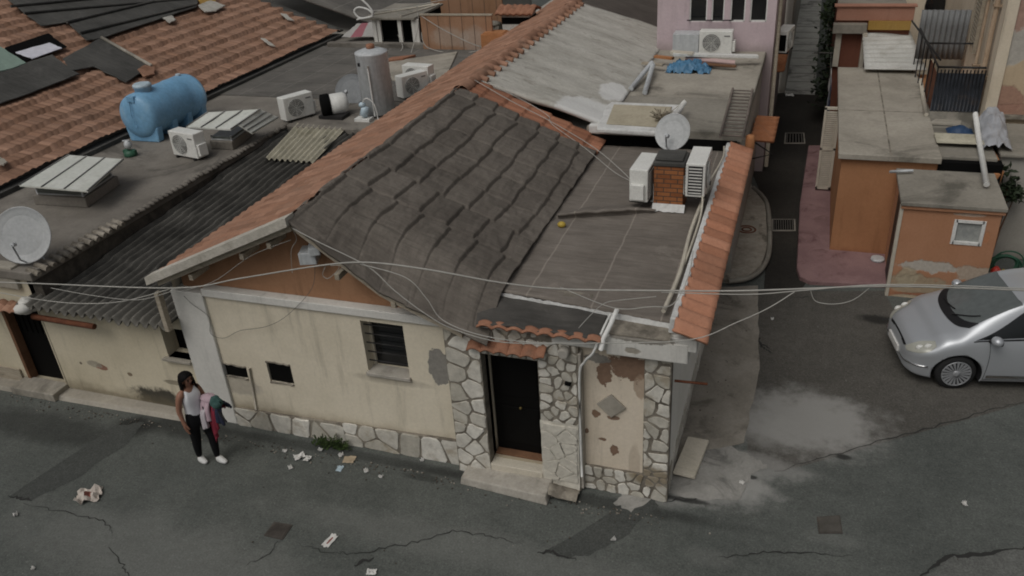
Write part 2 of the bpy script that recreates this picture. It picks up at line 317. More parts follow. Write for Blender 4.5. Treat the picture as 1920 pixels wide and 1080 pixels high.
M['beige_panel'] = worn('beige_panel', (.36, .32, .235), (.43, .385, .29), 2, 20, dirt=(.25, .21, .15), dirt_amt=.4)
M['felt_brown'] = felt('brown_felt', (.070, .060, .052), (.10, .088, .076))
M['white_sheet'] = worn('white_sheet', (.46, .46, .43), (.56, .56, .53), 1.5, 20, rough=.5, dirt=(.32, .31, .27), dirt_amt=.6)
M['rail_metal'] = worn('rail_metal', (.022, .026, .032), (.04, .045, .055), 5, 30, rough=.5, dirt=(.08, .06, .05), local=True)
M['galv_dark'] = worn('dull_galvanised', (.15, .155, .155), (.20, .205, .205), 2, 20, rough=.5, local=True)
M['brown_pipe'] = worn('brown_pipe', (.30, .22, .15), (.36, .27, .19), 3, 30, dirt=(.2, .13, .08), local=True)
M['pale_blue'] = plain('pale_blue_plastic', (.42, .52, .58), .45)
M['alu_dark'] = plain('dull_aluminium', (.20, .20, .19), .5, .3)
M['shaft_glass'] = plain('grimy_glass', (.10, .11, .10), .25, var=.5)
M['paper_grey'] = plain('washed_sheet', (.36, .35, .33), .7)
M['faded_red'] = plain('faded_red_cloth', (.30, .11, .13), .8)
M['wood_dark'] = plain('dark_joint', (.13, .085, .06), .9)
M['wood_orange'] = worn('orange_clay', (.34, .15, .06), (.42, .19, .085), 4, 30, dirt=(.2, .10, .05), local=True)
M['pink_pole'] = plain('pink_pole', (.45, .32, .30), .6)
M['ladder_metal'] = worn('rusty_ladder', (.12, .10, .085), (.18, .15, .13), 5, 30, local=True)
M['cloth_navy'] = plain('navy_cloth', (.02, .025, .05), .9)
M['cloth_grey'] = plain('grey_cloth', (.24, .25, .28), .9)
M['cloth_black'] = plain('black_cloth', (.012, .012, .014), .9)
M['manhole_pale'] = worn('worn_manhole', (.075, .070, .060), (.10, .092, .08), 6, 60, dirt=(.12, .10, .07), local=True)
M['paper_warm'] = plain('newsprint', (.50, .45, .40), .8, var=.4, nsc=14)
M['lips'] = plain('lips', (.16, .05, .045), .5)
M['mortar_dark'] = worn('gap_shade_and_dark_grit', (.055, .048, .040), (.12, .105, .085), 4, 30, dirt=(.03, .028, .024))  # dark tone: painted gap shade on the left side wall, grit on the road
# ------------------------------------------------------------------ mesh helpers
class MB:
    def __init__(s): s.v = []; s.f = []; s.k = []; s.sm = []
    def face(s, ids, k=0, sm=False): s.f.append(ids); s.k.append(k); s.sm.append(sm)
    def pts(s, ps):
        b = len(s.v); s.v.extend([Vector(p) for p in ps]); return b
    def quad(s, a, b, c, d, k=0): n = s.pts((a, b, c, d)); s.face((n, n+1, n+2, n+3), k)
    def poly(s, ps, k=0): n = s.pts(ps); s.face(tuple(range(n, n+len(ps))), k)
    def box(s, x0, x1, y0, y1, z0, z1, k=0, rot=0, c=None):
        ps = [Vector((x, y, z)) for z in (z0, z1) for y in (y0, y1) for x in (x0, x1)]
        if rot:
            c = Vector(c) if c is not None else sum(ps, Vector())/8
            Rm = Matrix.Rotation(rot, 3, 'Z'); ps = [c+Rm@(p-c) for p in ps]
        n = s.pts(ps)
        for q in ((0, 2, 3, 1), (4, 5, 7, 6), (0, 1, 5, 4), (1, 3, 7, 5), (3, 2, 6, 7), (2, 0, 4, 6)): s.face(tuple(n+i for i in q), k)
    def hexa(s, lo, hi, k=0):                       # two quads (bottom, top), same winding
        n = s.pts(list(lo)+list(hi)); L = len(lo)
        s.face(tuple(n+i for i in reversed(range(L))), k); s.face(tuple(n+L+i for i in range(L)), k)
        for i in range(L): j = (i+1) % L; s.face((n+i, n+j, n+L+j, n+L+i), k)
    def slab(s, ps, t, k=0):                        # polygon thickened by vector t
        t = Vector(t); s.hexa(ps, [Vector(p)+t for p in ps], k)
    def tube(s, ps, r, n=6, k=0, closed=False, r1=None, cap=True):
        ps = [Vector(p) for p in ps]; L = len(ps); base = len(s.v); up = Vector((0, 0, 1))
        for i, p in enumerate(ps):
            a = ps[max(i-1, 0)] if not closed else ps[i-1]; b = ps[min(i+1, L-1)] if not closed else ps[(i+1) % L]
            d = (b-a)
            d = d.normalized() if d.length > 1e-9 else Vector((1, 0, 0))
            u = d.cross(up)
            if u.length < 1e-3: u = d.cross(Vector((1, 0, 0)))
            u.normalize(); w_ = u.cross(d)
            rr = r if r1 is None else r+(r1-r)*i/max(L-1, 1)
            for j in range(n):
                t = 2*math.pi*j/n; s.v.append(p+u*(rr*math.cos(t))+w_*(rr*math.sin(t)))
        for i in range(L-1 if not closed else L):
            i2 = (i+1) % L
            for j in range(n):
                j2 = (j+1) % n; s.face((base+i*n+j, base+i*n+j2, base+i2*n+j2, base+i2*n+j), k, True)
        if not closed and cap:
            s.face(tuple(base+j for j in range(n)), k); s.face(tuple(base+(L-1)*n+j for j in reversed(range(n))), k)
    def lathe(s, prof, o=(0, 0, 0), ax=(0, 0, 1), n=20, k=0):  # prof: (r, h)
        ax = Vector(ax).normalized(); u = ax.cross(Vector((0, 0, 1)))
        if u.length < 1e-3: u = Vector((1, 0, 0))
        u.normalize(); w_ = ax.cross(u); o = Vector(o); b = len(s.v)
        for r, h in prof:
            for j in range(n):
                t = 2*math.pi*j/n; s.v.append(o+ax*h+(u*math.cos(t)+w_*math.sin(t))*max(r, 1e-4))
        for i in range(len(prof)-1):
            for j in range(n):
                j2 = (j+1) % n; s.face((b+i*n+j, b+i*n+j2, b+(i+1)*n+j2, b+(i+1)*n+j), k, True)
        s.face(tuple(b+j for j in reversed(range(n))), k); s.face(tuple(b+(len(prof)-1)*n+j for j in range(n)), k)
    def grid(s, fn, nu, nv, k=0, sm=True, km=None):
        b = len(s.v)
        for i in range(nu+1):
            for j in range(nv+1): s.v.append(Vector(fn(i/nu, j/nv)))
        for i in range(nu):
            for j in range(nv):
                a = b+i*(nv+1)+j; s.face((a, a+nv+1, a+nv+2, a+1), km(i, j) if km else k, sm)
    def sphere(s, c, r, n=10, k=0, rot=None):
        c = Vector(c); r = Vector(r) if not isinstance(r, (int, float)) else Vector((r, r, r))
        def fn(u, v):
            th = math.pi*(v*.998+.001); ph = 2*math.pi*u
            q = Vector((math.sin(th)*math.cos(ph)*r.x, math.sin(th)*math.sin(ph)*r.y, math.cos(th)*r.z))
            return c+(rot@q if rot else q)
        s.grid(fn, n, max(n//2, 4), k)
    def build(s, name, mats, root=None, bevel=0, world=True, mod=None):
        me = bpy.data.meshes.new(name)
        off = wl(root) if (root is not None and world) else Vector()
        me.from_pydata([p-off for p in s.v], [], s.f)
        if not isinstance(mats, (list, tuple)): mats = [mats]
        for m_ in mats: me.materials.append(M[m_] if isinstance(m_, str) else m_)
        me.polygons.foreach_set('material_index', s.k); me.polygons.foreach_set('use_smooth', s.sm); me.update()
        o = bpy.data.objects.new(name, me); C.objects.link(o)
        if root is not None: o.parent = root
        if bevel:
            b = o.modifiers.new('bevel', 'BEVEL'); b.width = bevel; b.segments = 2; b.limit_method = 'ANGLE'; b.angle_limit = R(40); b.harden_normals = False
        return o
def wl(o):                                            # world location of a chain of unrotated parents
    p = Vector()
    while o is not None: p += o.location; o = o.parent
    return p
def tag(o, label, cat, group=None, kind=None):
    if label: o['label'] = label
    if cat: o['category'] = cat
    if group: o['group'] = group
    if kind: o['kind'] = kind
    return o
def thing(name, label, cat, loc=(0, 0, 0), rz=0, group=None):
    o = bpy.data.objects.new(name, None); C.objects.link(o); o.location = loc; o.rotation_euler = (0, 0, rz); o.empty_display_size = .2
    return tag(o, label, cat, group)
def structure(o): o['kind'] = 'structure'; return o
def dup(root, loc, rz, label, group=None):
    r = root.copy(); C.objects.link(r); r.location = loc; r.rotation_euler = (0, 0, rz); r['label'] = label
    if group: r['group'] = group
    for ch in list(root.children):
        c = ch.copy(); C.objects.link(c); c.parent = r
        for g2 in ch.children:
            d = g2.copy(); C.objects.link(d); d.parent = c
    return r
def boxpart(root, name, mat, *b, bevel=.008, rot=0):
    m_ = MB(); m_.box(*b, rot=rot); return m_.build(name, mat, root, bevel)
def catmull(ps, n=6):
    ps = [Vector(p) for p in ps]; out = []
    for i in range(len(ps)-1):
        p0, p1, p2, p3 = ps[max(i-1, 0)], ps[i], ps[i+1], ps[min(i+2, len(ps)-1)]
        for k in range(n):
            t = k/n; out.append(.5*((2*p1)+(p2-p0)*t+(2*p0-5*p1+4*p2-p3)*t*t+(3*p1-p0-3*p2+p3)*t**3))
    out.append(ps[-1]); return out
def fbm(x, y, z=0.0, o=3): return mn.fractal(Vector((x, y, z)), 1.0, 2.0, o)

def wall_y(mb, y, x0, x1, z0, z1, holes=(), depth=.25, k=0, kr=None, topz=None):
    """Wall facing -Y at y with rectangular openings and reveals; topz(x) gives a sloping top."""
    xs = sorted({x0, x1, *[h[0] for h in holes], *[h[1] for h in holes]}); zs = sorted({z0, z1, *[h[2] for h in holes], *[h[3] for h in holes]})
    for a, b in zip(xs, xs[1:]):
        for c, d in zip(zs, zs[1:]):
            mx, mz = (a+b)/2, (c+d)/2
            if any(h[0] < mx < h[1] and h[2] < mz < h[3] for h in holes): continue
            mb.quad((a, y, c), (b, y, c), (b, y, d), (a, y, d), k)
    kr = k if kr is None else kr
    for (a, b, c, d) in holes:
        Y2 = y+depth
        mb.quad((a, y, c), (a, Y2, c), (a, Y2, d), (a, y, d), kr); mb.quad((b, Y2, c), (b, y, c), (b, y, d), (b, Y2, d), kr)
        mb.quad((a, y, d), (a, Y2, d), (b, Y2, d), (b, y, d), kr); mb.quad((a, Y2, c), (a, y, c), (b, y, c), (b, Y2, c), kr)
    mb.quad((x0, y, z1), (x1, y, z1), (x1, y+depth+.05, z1), (x0, y+depth+.05, z1), k)

def clip_poly(poly, nx, ny, d):                       # keep nx*x+ny*y <= d
    out = []
    for i in range(len(poly)):
        a, b = poly[i], poly[(i+1) % len(poly)]; fa, fb = nx*a[0]+ny*a[1]-d, nx*b[0]+ny*b[1]-d
        if fa <= 0: out.append(a)
        if fa*fb < 0: t = fa/(fa-fb); out.append((a[0]+(b[0]-a[0])*t, a[1]+(b[1]-a[1])*t))
    return out
def crazy(mb, x0, x1, z0, z1, size, to3, seed, gap=.017, rise=.015, k=0, squash=1.0):
    """Crazy paving: Voronoi stones in a rectangle, each an inset raised polygon (one mesh)."""
    r_ = random.Random(seed); n = max(3, int((x1-x0)*(z1-z0)/(size*size)*1.25)); pts = []
    for _ in range(n*40):
        p = (r_.uniform(x0, x1), r_.uniform(z0, z1))
        if all((p[0]-q[0])**2+((p[1]-q[1])*squash)**2 > (size*(.55+.5*r_.random()))**2 for q in pts): pts.append(p)
        if len(pts) >= n: break
    for i, p in enumerate(pts):
        poly = [(x0, z0), (x1, z0), (x1, z1), (x0, z1)]; wt = r_.uniform(-.2, .2)
        for j, q in enumerate(pts):
            if i == j: continue
            dx, dy = q[0]-p[0], q[1]-p[1]; L = math.hypot(dx, dy)
            if L > size*5: continue
            nx, ny = dx/L, dy/L; poly = clip_poly(poly, nx, ny, nx*(p[0]+dx/2)+ny*(p[1]+dy/2)-gap*r_.uniform(.5, 1.5))
            if len(poly) < 3: break
        if len(poly) < 3: continue
        cx, cz = sum(a for a, _ in poly)/len(poly), sum(b for _, b in poly)/len(poly)
        pl = []
        for a_i in range(len(poly)):                  # round and roughen the outline
            a, b = poly[a_i], poly[(a_i+1) % len(poly)]; L = math.hypot(b[0]-a[0], b[1]-a[1])
            if L < .012: continue
            for t in ((.12, .5, .88) if L > .1 else (.3, .7)): pl.append((a[0]+(b[0]-a[0])*t+r_.uniform(-.009, .009), a[1]+(b[1]-a[1])*t+r_.uniform(-.009, .009)))
        if len(pl) < 3: continue
        h = rise*r_.uniform(.6, 1.2); tx, tz = r_.uniform(-.03, .03), r_.uniform(-.03, .03)
        lo = [to3(a, b, 0) for a, b in pl]; mid = [to3(a, b, h*.75) for a, b in pl]
        top = [to3(cx+(a-cx)*.93, cz+(b-cz)*.93, h+tx*(a-cx)+tz*(b-cz)) for a, b in pl]
        n0 = mb.pts(lo+mid+top); L = len(pl)
        for q in range(L):
            q2 = (q+1) % L; mb.face((n0+q, n0+q2, n0+L+q2, n0+L+q), k); mb.face((n0+L+q, n0+L+q2, n0+2*L+q2, n0+2*L+q), k)
        mb.face(tuple(n0+2*L+q for q in range(L)), k)
def flat(mb, pxs, z, k=0, jig=0.0, sub=0):            # polygon given by image points on the horizontal plane z
    ps = [az(x, y, z) for x, y in pxs]
    if sub:
        o = []
        for i in range(len(ps)):
            a, b = ps[i], ps[(i+1) % len(ps)]
            for t in range(sub): q = a.lerp(b, t/sub); o.append(q+Vector((rnd.uniform(-jig, jig), rnd.uniform(-jig, jig), 0)))
        ps = o
    ps = [(p.x, p.y, z) for p in ps]
    area = sum(ps[i][0]*ps[(i+1) % len(ps)][1]-ps[(i+1) % len(ps)][0]*ps[i][1] for i in range(len(ps)))
    if area < 0: ps.reverse()
    mb.poly(ps, k)
def raised(name, pxs, z, mat, bevel=.02):             # kerbed slab whose top outline is seen at the image points
    ps = [az(x, y, z) for x, y in pxs]
    if sum(ps[i].x*ps[(i+1) % len(ps)].y-ps[(i+1) % len(ps)].x*ps[i].y for i in range(len(ps))) < 0: ps.reverse()
    mb = MB(); mb.slab([(p.x, p.y, -.05) for p in ps], (0, 0, z+.05)); return structure(mb.build(name, mat, None, bevel))
def strip(mb, pxs, z, wid, k=0, jig=.03, n=8):        # a crack: thin wavering ribbon on the ground
    ps = [az(x, y, z) for x, y in pxs]; q = []
    for a, b in zip(ps, ps[1:]):
        for t in range(n): c = a.lerp(b, t/n); q.append(c+Vector((rnd.uniform(-jig, jig), rnd.uniform(-jig, jig), 0)))
    q.append(ps[-1]); L = len(q); b0 = len(mb.v)
    for i, p in enumerate(q):
        d = (q[min(i+1, L-1)]-q[max(i-1, 0)]); nrm = Vector((-d.y, d.x, 0)).normalized()
        ww = wid*(.25+.75*math.sin(math.pi*min(max(i/(L-1), .04), .96)))*rnd.uniform(.5, 1.3)
        mb.v += [p+nrm*ww, p-nrm*ww]
    for i in range(L-1): mb.face((b0+2*i+1, b0+2*i+3, b0+2*i+2, b0+2*i), k)

# ------------------------------------------------------------------ the ground
mb = MB()
mb.quad((-60, -12, 0), (60, -12, 0), (60, 90, 0), (-60, 90, 0), 0)
flat(mb, [(1015, 1035), (1215, 925), (1232, 945), (1180, 1000), (1105, 1042), (1060, 1045)], .004, 1, .03, 5)     # trench repair by the corner
flat(mb, [(15, 930), (215, 800), (275, 790), (240, 830), (130, 905), (55, 940)], .004, 1, .03, 5)                  # trench repair on the left
flat(mb, [(1420, 545), (1660, 545), (1700, 640), (1920, 690), (1980, 740), (1460, 885), (1400, 860), (1400, 800), (1420, 690)], .004, 3, .02, 6)  # older warm-grey surface
flat(mb, [(1720, 1095), (1780, 1045), (1850, 1036), (1935, 1026), (1990, 1060), (1990, 1120)], .004, 4, .02, 6)
for pxs, wd in (([(1455, 885), (1560, 852), (1700, 815), (1830, 778), (1930, 750)], .012), ([(1725, 1080), (1775, 1043), (1850, 1036), (1935, 1026)], .030),
                ([(1345, 1045), (1420, 1036), (1500, 1034), (1600, 1043)], .012), ([(1010, 1034), (1040, 1036), (1080, 1050)], .02), ([(15, 930), (40, 934), (60, 938)], .02),
                ([(40, 945), (130, 962), (195, 975), (210, 1000)], .008), ([(560, 1020), (620, 1038), (680, 1035), (760, 1020), (850, 995), (920, 1005), (980, 1020)], .009),
                ([(1416, 620), (1430, 650), (1450, 663)], .02), ([(1480, 560), (1530, 555)], .012), ([(200, 1025), (230, 1060), (250, 1090)], .008), ([(460, 1060), (500, 1040), (530, 1005)], .006),
                ([(660, 1060), (700, 1045)], .025), ([(1250, 938), (1315, 936)], .02), ([(1640, 590), (1660, 600), (1690, 590)], .03), ([(1420, 640), (1445, 655)], .02)):
    strip(mb, pxs, .008, wd, 2)
tag(structure(mb.build('road', ['asphalt', 'asphalt_dark', 'crack', 'asphalt_warm', 'asphalt_pale'])), 'patched grey asphalt street with cracks in front of the houses', 'road')

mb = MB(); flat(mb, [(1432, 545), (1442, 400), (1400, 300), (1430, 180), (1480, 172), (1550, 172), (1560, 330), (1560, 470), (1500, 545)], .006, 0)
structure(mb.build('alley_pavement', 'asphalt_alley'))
mb = MB(); mb.box(-.62, .34, 28.95, 60, -.05, .03)
for k in range(14): mb.box(-.60, .32, 29.3+k*1.1, 29.33+k*1.1, .03, .034, 1)
structure(mb.build('path', ['path_concrete', 'crack'], None))
raised('pink_pavement', [(1494, 500), (1500, 380), (1516, 272), (1590, 272), (1590, 420), (1700, 480), (1690, 532), (1600, 530), (1520, 526), (1500, 518)], .10, 'pink_paving', .03)
raised('pavement', [(1372, 300), (1400, 318), (1412, 352), (1436, 382), (1440, 460), (1428, 497), (1402, 517), (1368, 523), (1345, 520)], .11, 'rough_concrete', .03)
mb = MB(); mb.tube(catmull([az(1412, 352, .11), az(1438, 382, .11), az(1443, 460, .11), az(1431, 500, .11), az(1404, 521, .11), az(1366, 527, .11)], 5), .055, 6)
structure(mb.build('kerb', 'screed_grey', None))
mb = MB(); flat(mb, [(1330, 540), (1420, 535), (1422, 590), (1424, 690), (1408, 765), (1396, 830), (1300, 850), (1270, 870), (1280, 700)], .012, 0, .015, 6)
structure(mb.build('concrete_apron', 'path_warm'))
mb = MB(); flat(mb, [(1245, 840), (1330, 815), (1398, 850), (1440, 872), (1405, 895), (1385, 938), (1300, 936), (1245, 925)], .009, 0, .04, 6)
flat(mb, [(1165, 925), (1225, 920), (1235, 925), (1185, 958), (1150, 945)], .009, 0, .03, 6)
structure(mb.build('concrete_patch', 'path_pale', None))
mb = MB(); mb.hexa([(-13.6, 8.55, -.02), (-9.0, 8.62, -.02), (-9.0, 8.95, -.02), (-13.6, 8.95, -.02)], [(-13.6, 8.6, .07), (-9.0, 8.68, .07), (-9.0, 8.95, .07), (-13.6, 8.95, .07)])
structure(mb.build('kerb_strip', 'screed', None, .02))

# ------------------------------------------------------------------ corner house
house = thing('corner_house', 'low cream house on the street corner with felt roof and stone doorway', 'house', (-5, 9, 0))
YF = 8.85; XL, XR = -8.92, -1.25; RX, RZ = -6.33, 4.0
FSL = (RZ-2.85)/(RX+3.65)                              # right slope
def zr(x): return RZ+FSL*(x-RX)
LSL = (RZ-2.83)/(RX+8.96)
def zl(x): return RZ+LSL*(x-RX)
win = (-5.70, -5.02, 1.47, 2.36); door_h = (-3.80, -3.00, .26, 2.15); vt1 = (-8.37, -7.93, .95, 1.19); vt2 = (-7.52, -7.08, .98, 1.36)
mb = MB(); wall_y(mb, YF, XL, -4.3, 0, 2.47, (win, vt1, vt2), .28)
wall_y(mb, YF, -4.3, -2.42, 0, 2.69, (door_h,), .3)
for h in (win, vt1, vt2, door_h): mb.quad((h[0]-.1, YF+.29, h[2]-.1), (h[1]+.1, YF+.29, h[2]-.1), (h[1]+.1, YF+.29, h[3]+.1), (h[0]-.1, YF+.29, h[3]+.1), 1)
mb.quad((XL, YF, 0), (XL, 15.4, 0), (XL, 15.4, 2.7), (XL, YF, 2.7), 0)
mb.quad((XL, 15.4, 0), (XR, 15.4, 0), (XR, 15.4, 2.8), (XL, 15.4, 2.8), 0)
wallo = mb.build('wall', ['cream', 'black'], house)
mb = MB(); wall_y(mb, YF+.005, -2.42, XR-.33, 0, 2.50, (), .2); mb.build('wall_panel', 'cream_panel', house)
mb = MB(); mb.box(XR-.3, XR, YF+.02, 15.4, 0, 2.66); mb.build('side_wall', 'side_plaster', house)
mb = MB(); mb.box(XL-.03, -8.36, YF-.05, YF+.2, 0, 2.5); mb.build('pilaster', 'white_plaster', house, .015)
mb = MB(); mb.box(-8.36, -4.22, YF-.05, YF+.12, 2.455, 2.585); mb.build('string_course', 'white_plaster', house, .012)
mb = MB(); mb.box(-2.78, -2.05, YF-.15, YF+.1, 2.49, 2.645); mb.box(-2.05, -1.02, YF-.16, YF+.3, 2.44, 2.72)
mb.build('cornice', 'white_plaster', house, .015)
mb = MB(); mb.poly([(XL+.1, YF+.12, 2.5), (-4.2, YF+.12, 2.5), (-4.2, YF+.12, zr(-4.2)-.16), (RX, YF+.12, RZ-.14), (XL+.1, YF+.12, zl(XL+.1)-.1)])
mb.build('gable', 'gable', house)
# roofs
def felt_fn(y0, y1, x1):
    def fn(u, v):
        y = y0+(y1-y0)*v; s = u; x = RX-.08+(x1-RX+.08)*s
        wob2 = .08*fbm(x*.6+9, y*.6, 5); rl = math.floor((y+wob2)/.72); wob = .04*fbm(x*.9, y*.9, 3)+.05*(mn.cell(Vector((rl+.5, 2.5, 1.5)))-.5)
        t = (x-RX+wob)/.405; fr = t-math.floor(t)
        saw = .035*min(1, fr*1.1) if fr < .95 else .035*(1-(fr-.95)/.05); saw -= .022*math.exp(-((fr if fr < .5 else fr-1)/.03)**2)
        yy = (y+wob2)/.72; fy = abs((yy-math.floor(yy))-.5)*2
        pil = .013*(1-fy**3) * (.4+.6*math.sin(math.pi*fr))
        amp = 1.0-.75*max(0, min(1, (9.7-y)/.8))
        seam = -.018*math.exp(-((1-fy)/.04)**2)+.012*(1-(yy-math.floor(yy)))
        sag = -.42*max(0, (9.35-y)/.8)**1.5*max(0, min(1, (x-RX)/1.2))
        z = RZ+.05+FSL*max(0, x-RX) - (.03 if x < RX else 0) + amp*(saw+pil+seam)+.022*fbm(x*2, y*2, 1)+.014*fbm(x*7, y*4, 7) + sag
        return (x, y, z)
    return fn
roof = thing('roof', None, None, (0, 0, 0)); roof.parent = house; roof.location = -house.location
mb = MB(); fnA = felt_fn(8.52, 14.72, -3.62); NU, NV = 320, 420
mb.grid(fnA, NU, NV, 0)
felt_o = mb.build('roof_felt', 'felt', roof); sol = felt_o.modifiers.new('thick', 'SOLIDIFY'); sol.thickness = .05; sol.offset = -1
def strip_fn(u, v):
    y = 14.70+.80*v; x = RX+.02+(-3.62-RX)*u; t = (x-RX)/.405; fr = t-math.floor(t)
    wv = math.sin(2*math.pi*v*2.0); return (x, y, RZ+.02+FSL*(x-RX)+.045*fr+.022*abs(math.sin(math.pi*v*4)))
mb = MB(); mb.grid(strip_fn, 140, 32, 0); o = mb.build('bare_tiles', 'tile_strip', roof); o.modifiers.new('thick', 'SOLIDIFY').thickness = .04
def left_fn(u, v):
    y = 8.58+22.5*v; x = -8.96+(RX+8.96)*u; t = (x-RX)/.37; fr = 1-(t-math.floor(t)); sy = y/.21
    return (x, y, zl(x)+.02+.035*fr+.028*abs(math.sin(math.pi*sy))+.02*fbm(x*2, y*2, 3))
mb = MB(); mb.grid(left_fn, 50, 640, 0); o = mb.build('tiled_slope', 'tile_pale', roof)
mb = MB(); mb.grid(lambda u, v: (-8.97+(RX+8.97)*u, 8.6+22.4*v, zl(-8.97+(RX+8.97)*u)-.06), 4, 4); mb.build('sarking', 'old_wood', roof)
def ridge_tile(mb, x, y0, y1, z, r, k=0):
    mb.grid(lambda u, v: (x+r*math.cos(math.pi*(1-u)), y0+(y1-y0)*v, z+(r*(1.0+.22*v))*math.sin(math.pi*u)*.7), 8, 2, k)
mb = MB()
y = 14.72
while y < 23.6: ridge_tile(mb, RX+rnd.uniform(-.02, .02), y, y+.40, RZ-.0, .15*rnd.uniform(.9, 1.1)); y += .37
mb.build('ridge_tiles', 'tile_pale', roof)
mb = MB(); ps = [(-8.98, 8.48), (RX, 8.48)]                                                     # barge of mortar over the left gable edge
def barge(x0, x1, mb, k, dz, th, y0, y1, f):
    n = 14
    for i in range(n):
        a = x0+(x1-x0)*i/n; b = x0+(x1-x0)*(i+1)/n; ja, jb = .012*fbm(a*5, 1), .012*fbm(b*5, 1)
        mb.hexa([(a, y0, f(a)+dz), (b, y0, f(b)+dz), (b, y1, f(b)+dz), (a, y1, f(a)+dz)], [(a, y0+ja, f(a)+dz+th), (b, y0+jb, f(b)+dz+th), (b, y1, f(b)+dz+th), (a, y1, f(a)+dz+th)], k)
barge(-9.02, RX+.02, mb, 0, -.05, .13, 8.46, 8.66, zl); mb.build('barge_mortar', 'barge', roof)
mb = MB(); barge(-8.9, RX, mb, 0, -.15, .09, 8.56, 8.62, zl); barge(RX, -4.0, mb, 0, -.16, .09, 8.60, 8.66, lambda x: zr(x)-.38*max(0, min(1, (x-RX)/1.2))); mb.build('barge_board', 'old_wood', roof)
mb = MB()
for x in (-8.3, -7.3, -6.8, -5.8, -5.0):
    mb = MB(); zz = zl(x)-.26 if x < RX else zr(x)-.62; mb.box(x, x+.07, 8.58, 8.98, zz, zz+.09); mb.build('rafter_end', 'old_wood', roof, .005)
# terrace
def ter_fn(u, v):
    x = -3.70+2.48*u; yf = 9.32-.30*u; y = yf+(15.3-yf)*v
    dy = y-12.12-.10*u+.05*math.sin(u*9); cr = 0
    e = .05*math.exp(-((x+3.62)/.10)**2)
    return (x, y, 2.85-.02*u+.018*fbm(x*1.2, y*1.2, 2)+.008*fbm(x*5, y*5, 4)+cr+e*fbm(y*1.5, 3)*.5)
mb = MB(); mb.grid(ter_fn, 50, 130, 0); o = mb.build('terrace', 'felt_flat', roof); sl = o.modifiers.new('thick', 'SOLIDIFY'); sl.thickness = .06; sl.offset = -1
fa, fb = az(1046, 408, 2.88), az(1228, 396, 2.88); FP = ((.45, -.01), (.20, .05), (.06, .10), (0, .115), (-.035, .095), (-.02, .06), (.02, .03), (.03, -.02))
def fold_fn(u, v):
    p = fa.lerp(fb, u); k = v*(len(FP)-1); i = min(int(k), len(FP)-2); f = k-i; h = (.35+.65*math.sin(math.pi*min(1, .12+u*.9))**.5)*(1+.25*fbm(u*6, 2))
    return (p.x, p.y+(FP[i][0]+(FP[i+1][0]-FP[i][0])*f)*h+.03*fbm(u*5, 7), 2.86+(FP[i][1]+(FP[i+1][1]-FP[i][1])*f)*h)
mb = MB(); mb.grid(fold_fn, 60, 14); mb.build('felt_fold', 'felt_flat', roof)
mb = MB(); mb.box(-4.1, -2.4, 9.36, 9.5, 2.5, 2.84); mb.box(-2.4, XR, 9.12, 9.4, 2.5, 2.79); mb.build('terrace_edge', 'mortar', house)
mb = MB()                                                                                         # flaking white paint on the upstand behind the canopy
n0 = 90; lo, hi = [], []
for i in range(n0+1):
    u = i/n0; x = -4.05+2.75*u; yy = 9.31-.28*u-.02
    lo.append(Vector((x, yy-.03, 2.71+.05*fbm(x*7, 2)+.02*fbm(x*23, 5)))); hi.append(Vector((x, yy, 2.83-.03*u+.02*fbm(x*9, 8))))
for i in range(n0): mb.hexa([lo[i], lo[i+1], lo[i+1]+Vector((0, .03, 0)), lo[i]+Vector((0, .03, 0))], [hi[i], hi[i+1], hi[i+1]+Vector((0, .03, 0)), hi[i]+Vector((0, .03, 0))])
mb.build('painted_upstand', 'white_seal', house)
mb = MB(); mb.box(-2.02, -1.2, 8.72, 9.15, 2.72, 2.75); mb.build('ledge', 'mortar', house, .01)
# canopy over the door
def can_fn(u, v):
    x = -3.98+1.86*u; y = 9.30-.70*v; return (x+.20*v*(1-u), y-.20*u*(1-v)-.02*u, 2.755-.055*v+.016*fbm(x*2.5, y*3)+.02*math.sin(x*7+math.sin(y*9))*v)
mb = MB(); mb.grid(can_fn, 50, 20); o = mb.build('canopy_felt', 'canopy', roof); o.modifiers.new('thick', 'SOLIDIFY').thickness = .04
def eave_fn(x0, x1, y, z, per, dep, dz, yd=0):
    def fn(u, v):
        x = x0+(x1-x0)*u; return (x, y+yd*u-dep*v, z-dz*v+.045*abs(math.sin(math.pi*u*(x1-x0)/per)))
    return fn
mb = MB(); mb.grid(eave_fn(-3.76, -2.10, 8.66, 2.70, .21, .09, .03, -.03), 96, 4); o = mb.build('canopy_tiles', 'terracotta', roof); o.modifiers.new('thick', 'SOLIDIFY').thickness = .025
mb = MB(); mb.box(-3.72, -2.14, 8.62, 8.85, 2.655, 2.685); mb.build('canopy_board', 'white_plaster', roof, .01)
mb = MB(); mb.grid(eave_fn(-3.94, -2.86, 8.74, 2.37, .19, .17, .09), 72, 4); o = mb.build('door_tiles', 'terracotta', house); o.modifiers.new('thick', 'SOLIDIFY').thickness = .025
# tiled coping along the alley
def cop_fn(u, v):
    y = 8.55+6.75*v; x = -1.20+.42*u; return (x, y, 2.955-.13*u+.095*abs(math.sin(math.pi*y/.27))+.006*fbm(x*8, y*3))
mb = MB(); mb.grid(cop_fn, 6, 25*10, 0); o = mb.build('coping_tiles', 'tile_new', roof); o.modifiers.new('thick', 'SOLIDIFY').thickness = .03
mb = MB(); mb.hexa([(-1.29, 8.8, 2.80), (-1.18, 8.8, 2.80), (-1.18, 15.3, 2.80), (-1.29, 15.3, 2.80)], [(-1.27, 8.8, 3.02), (-1.19, 8.8, 3.02), (-1.19, 15.3, 3.02), (-1.27, 15.3, 3.02)])
mb.build('coping_render', 'white_seal', roof, .015)
mb = MB(); mb.box(-1.25, -.92, 8.7, 15.3, 2.62, 2.80); mb.build('coping_soffit', 'white_plaster', roof, .01)
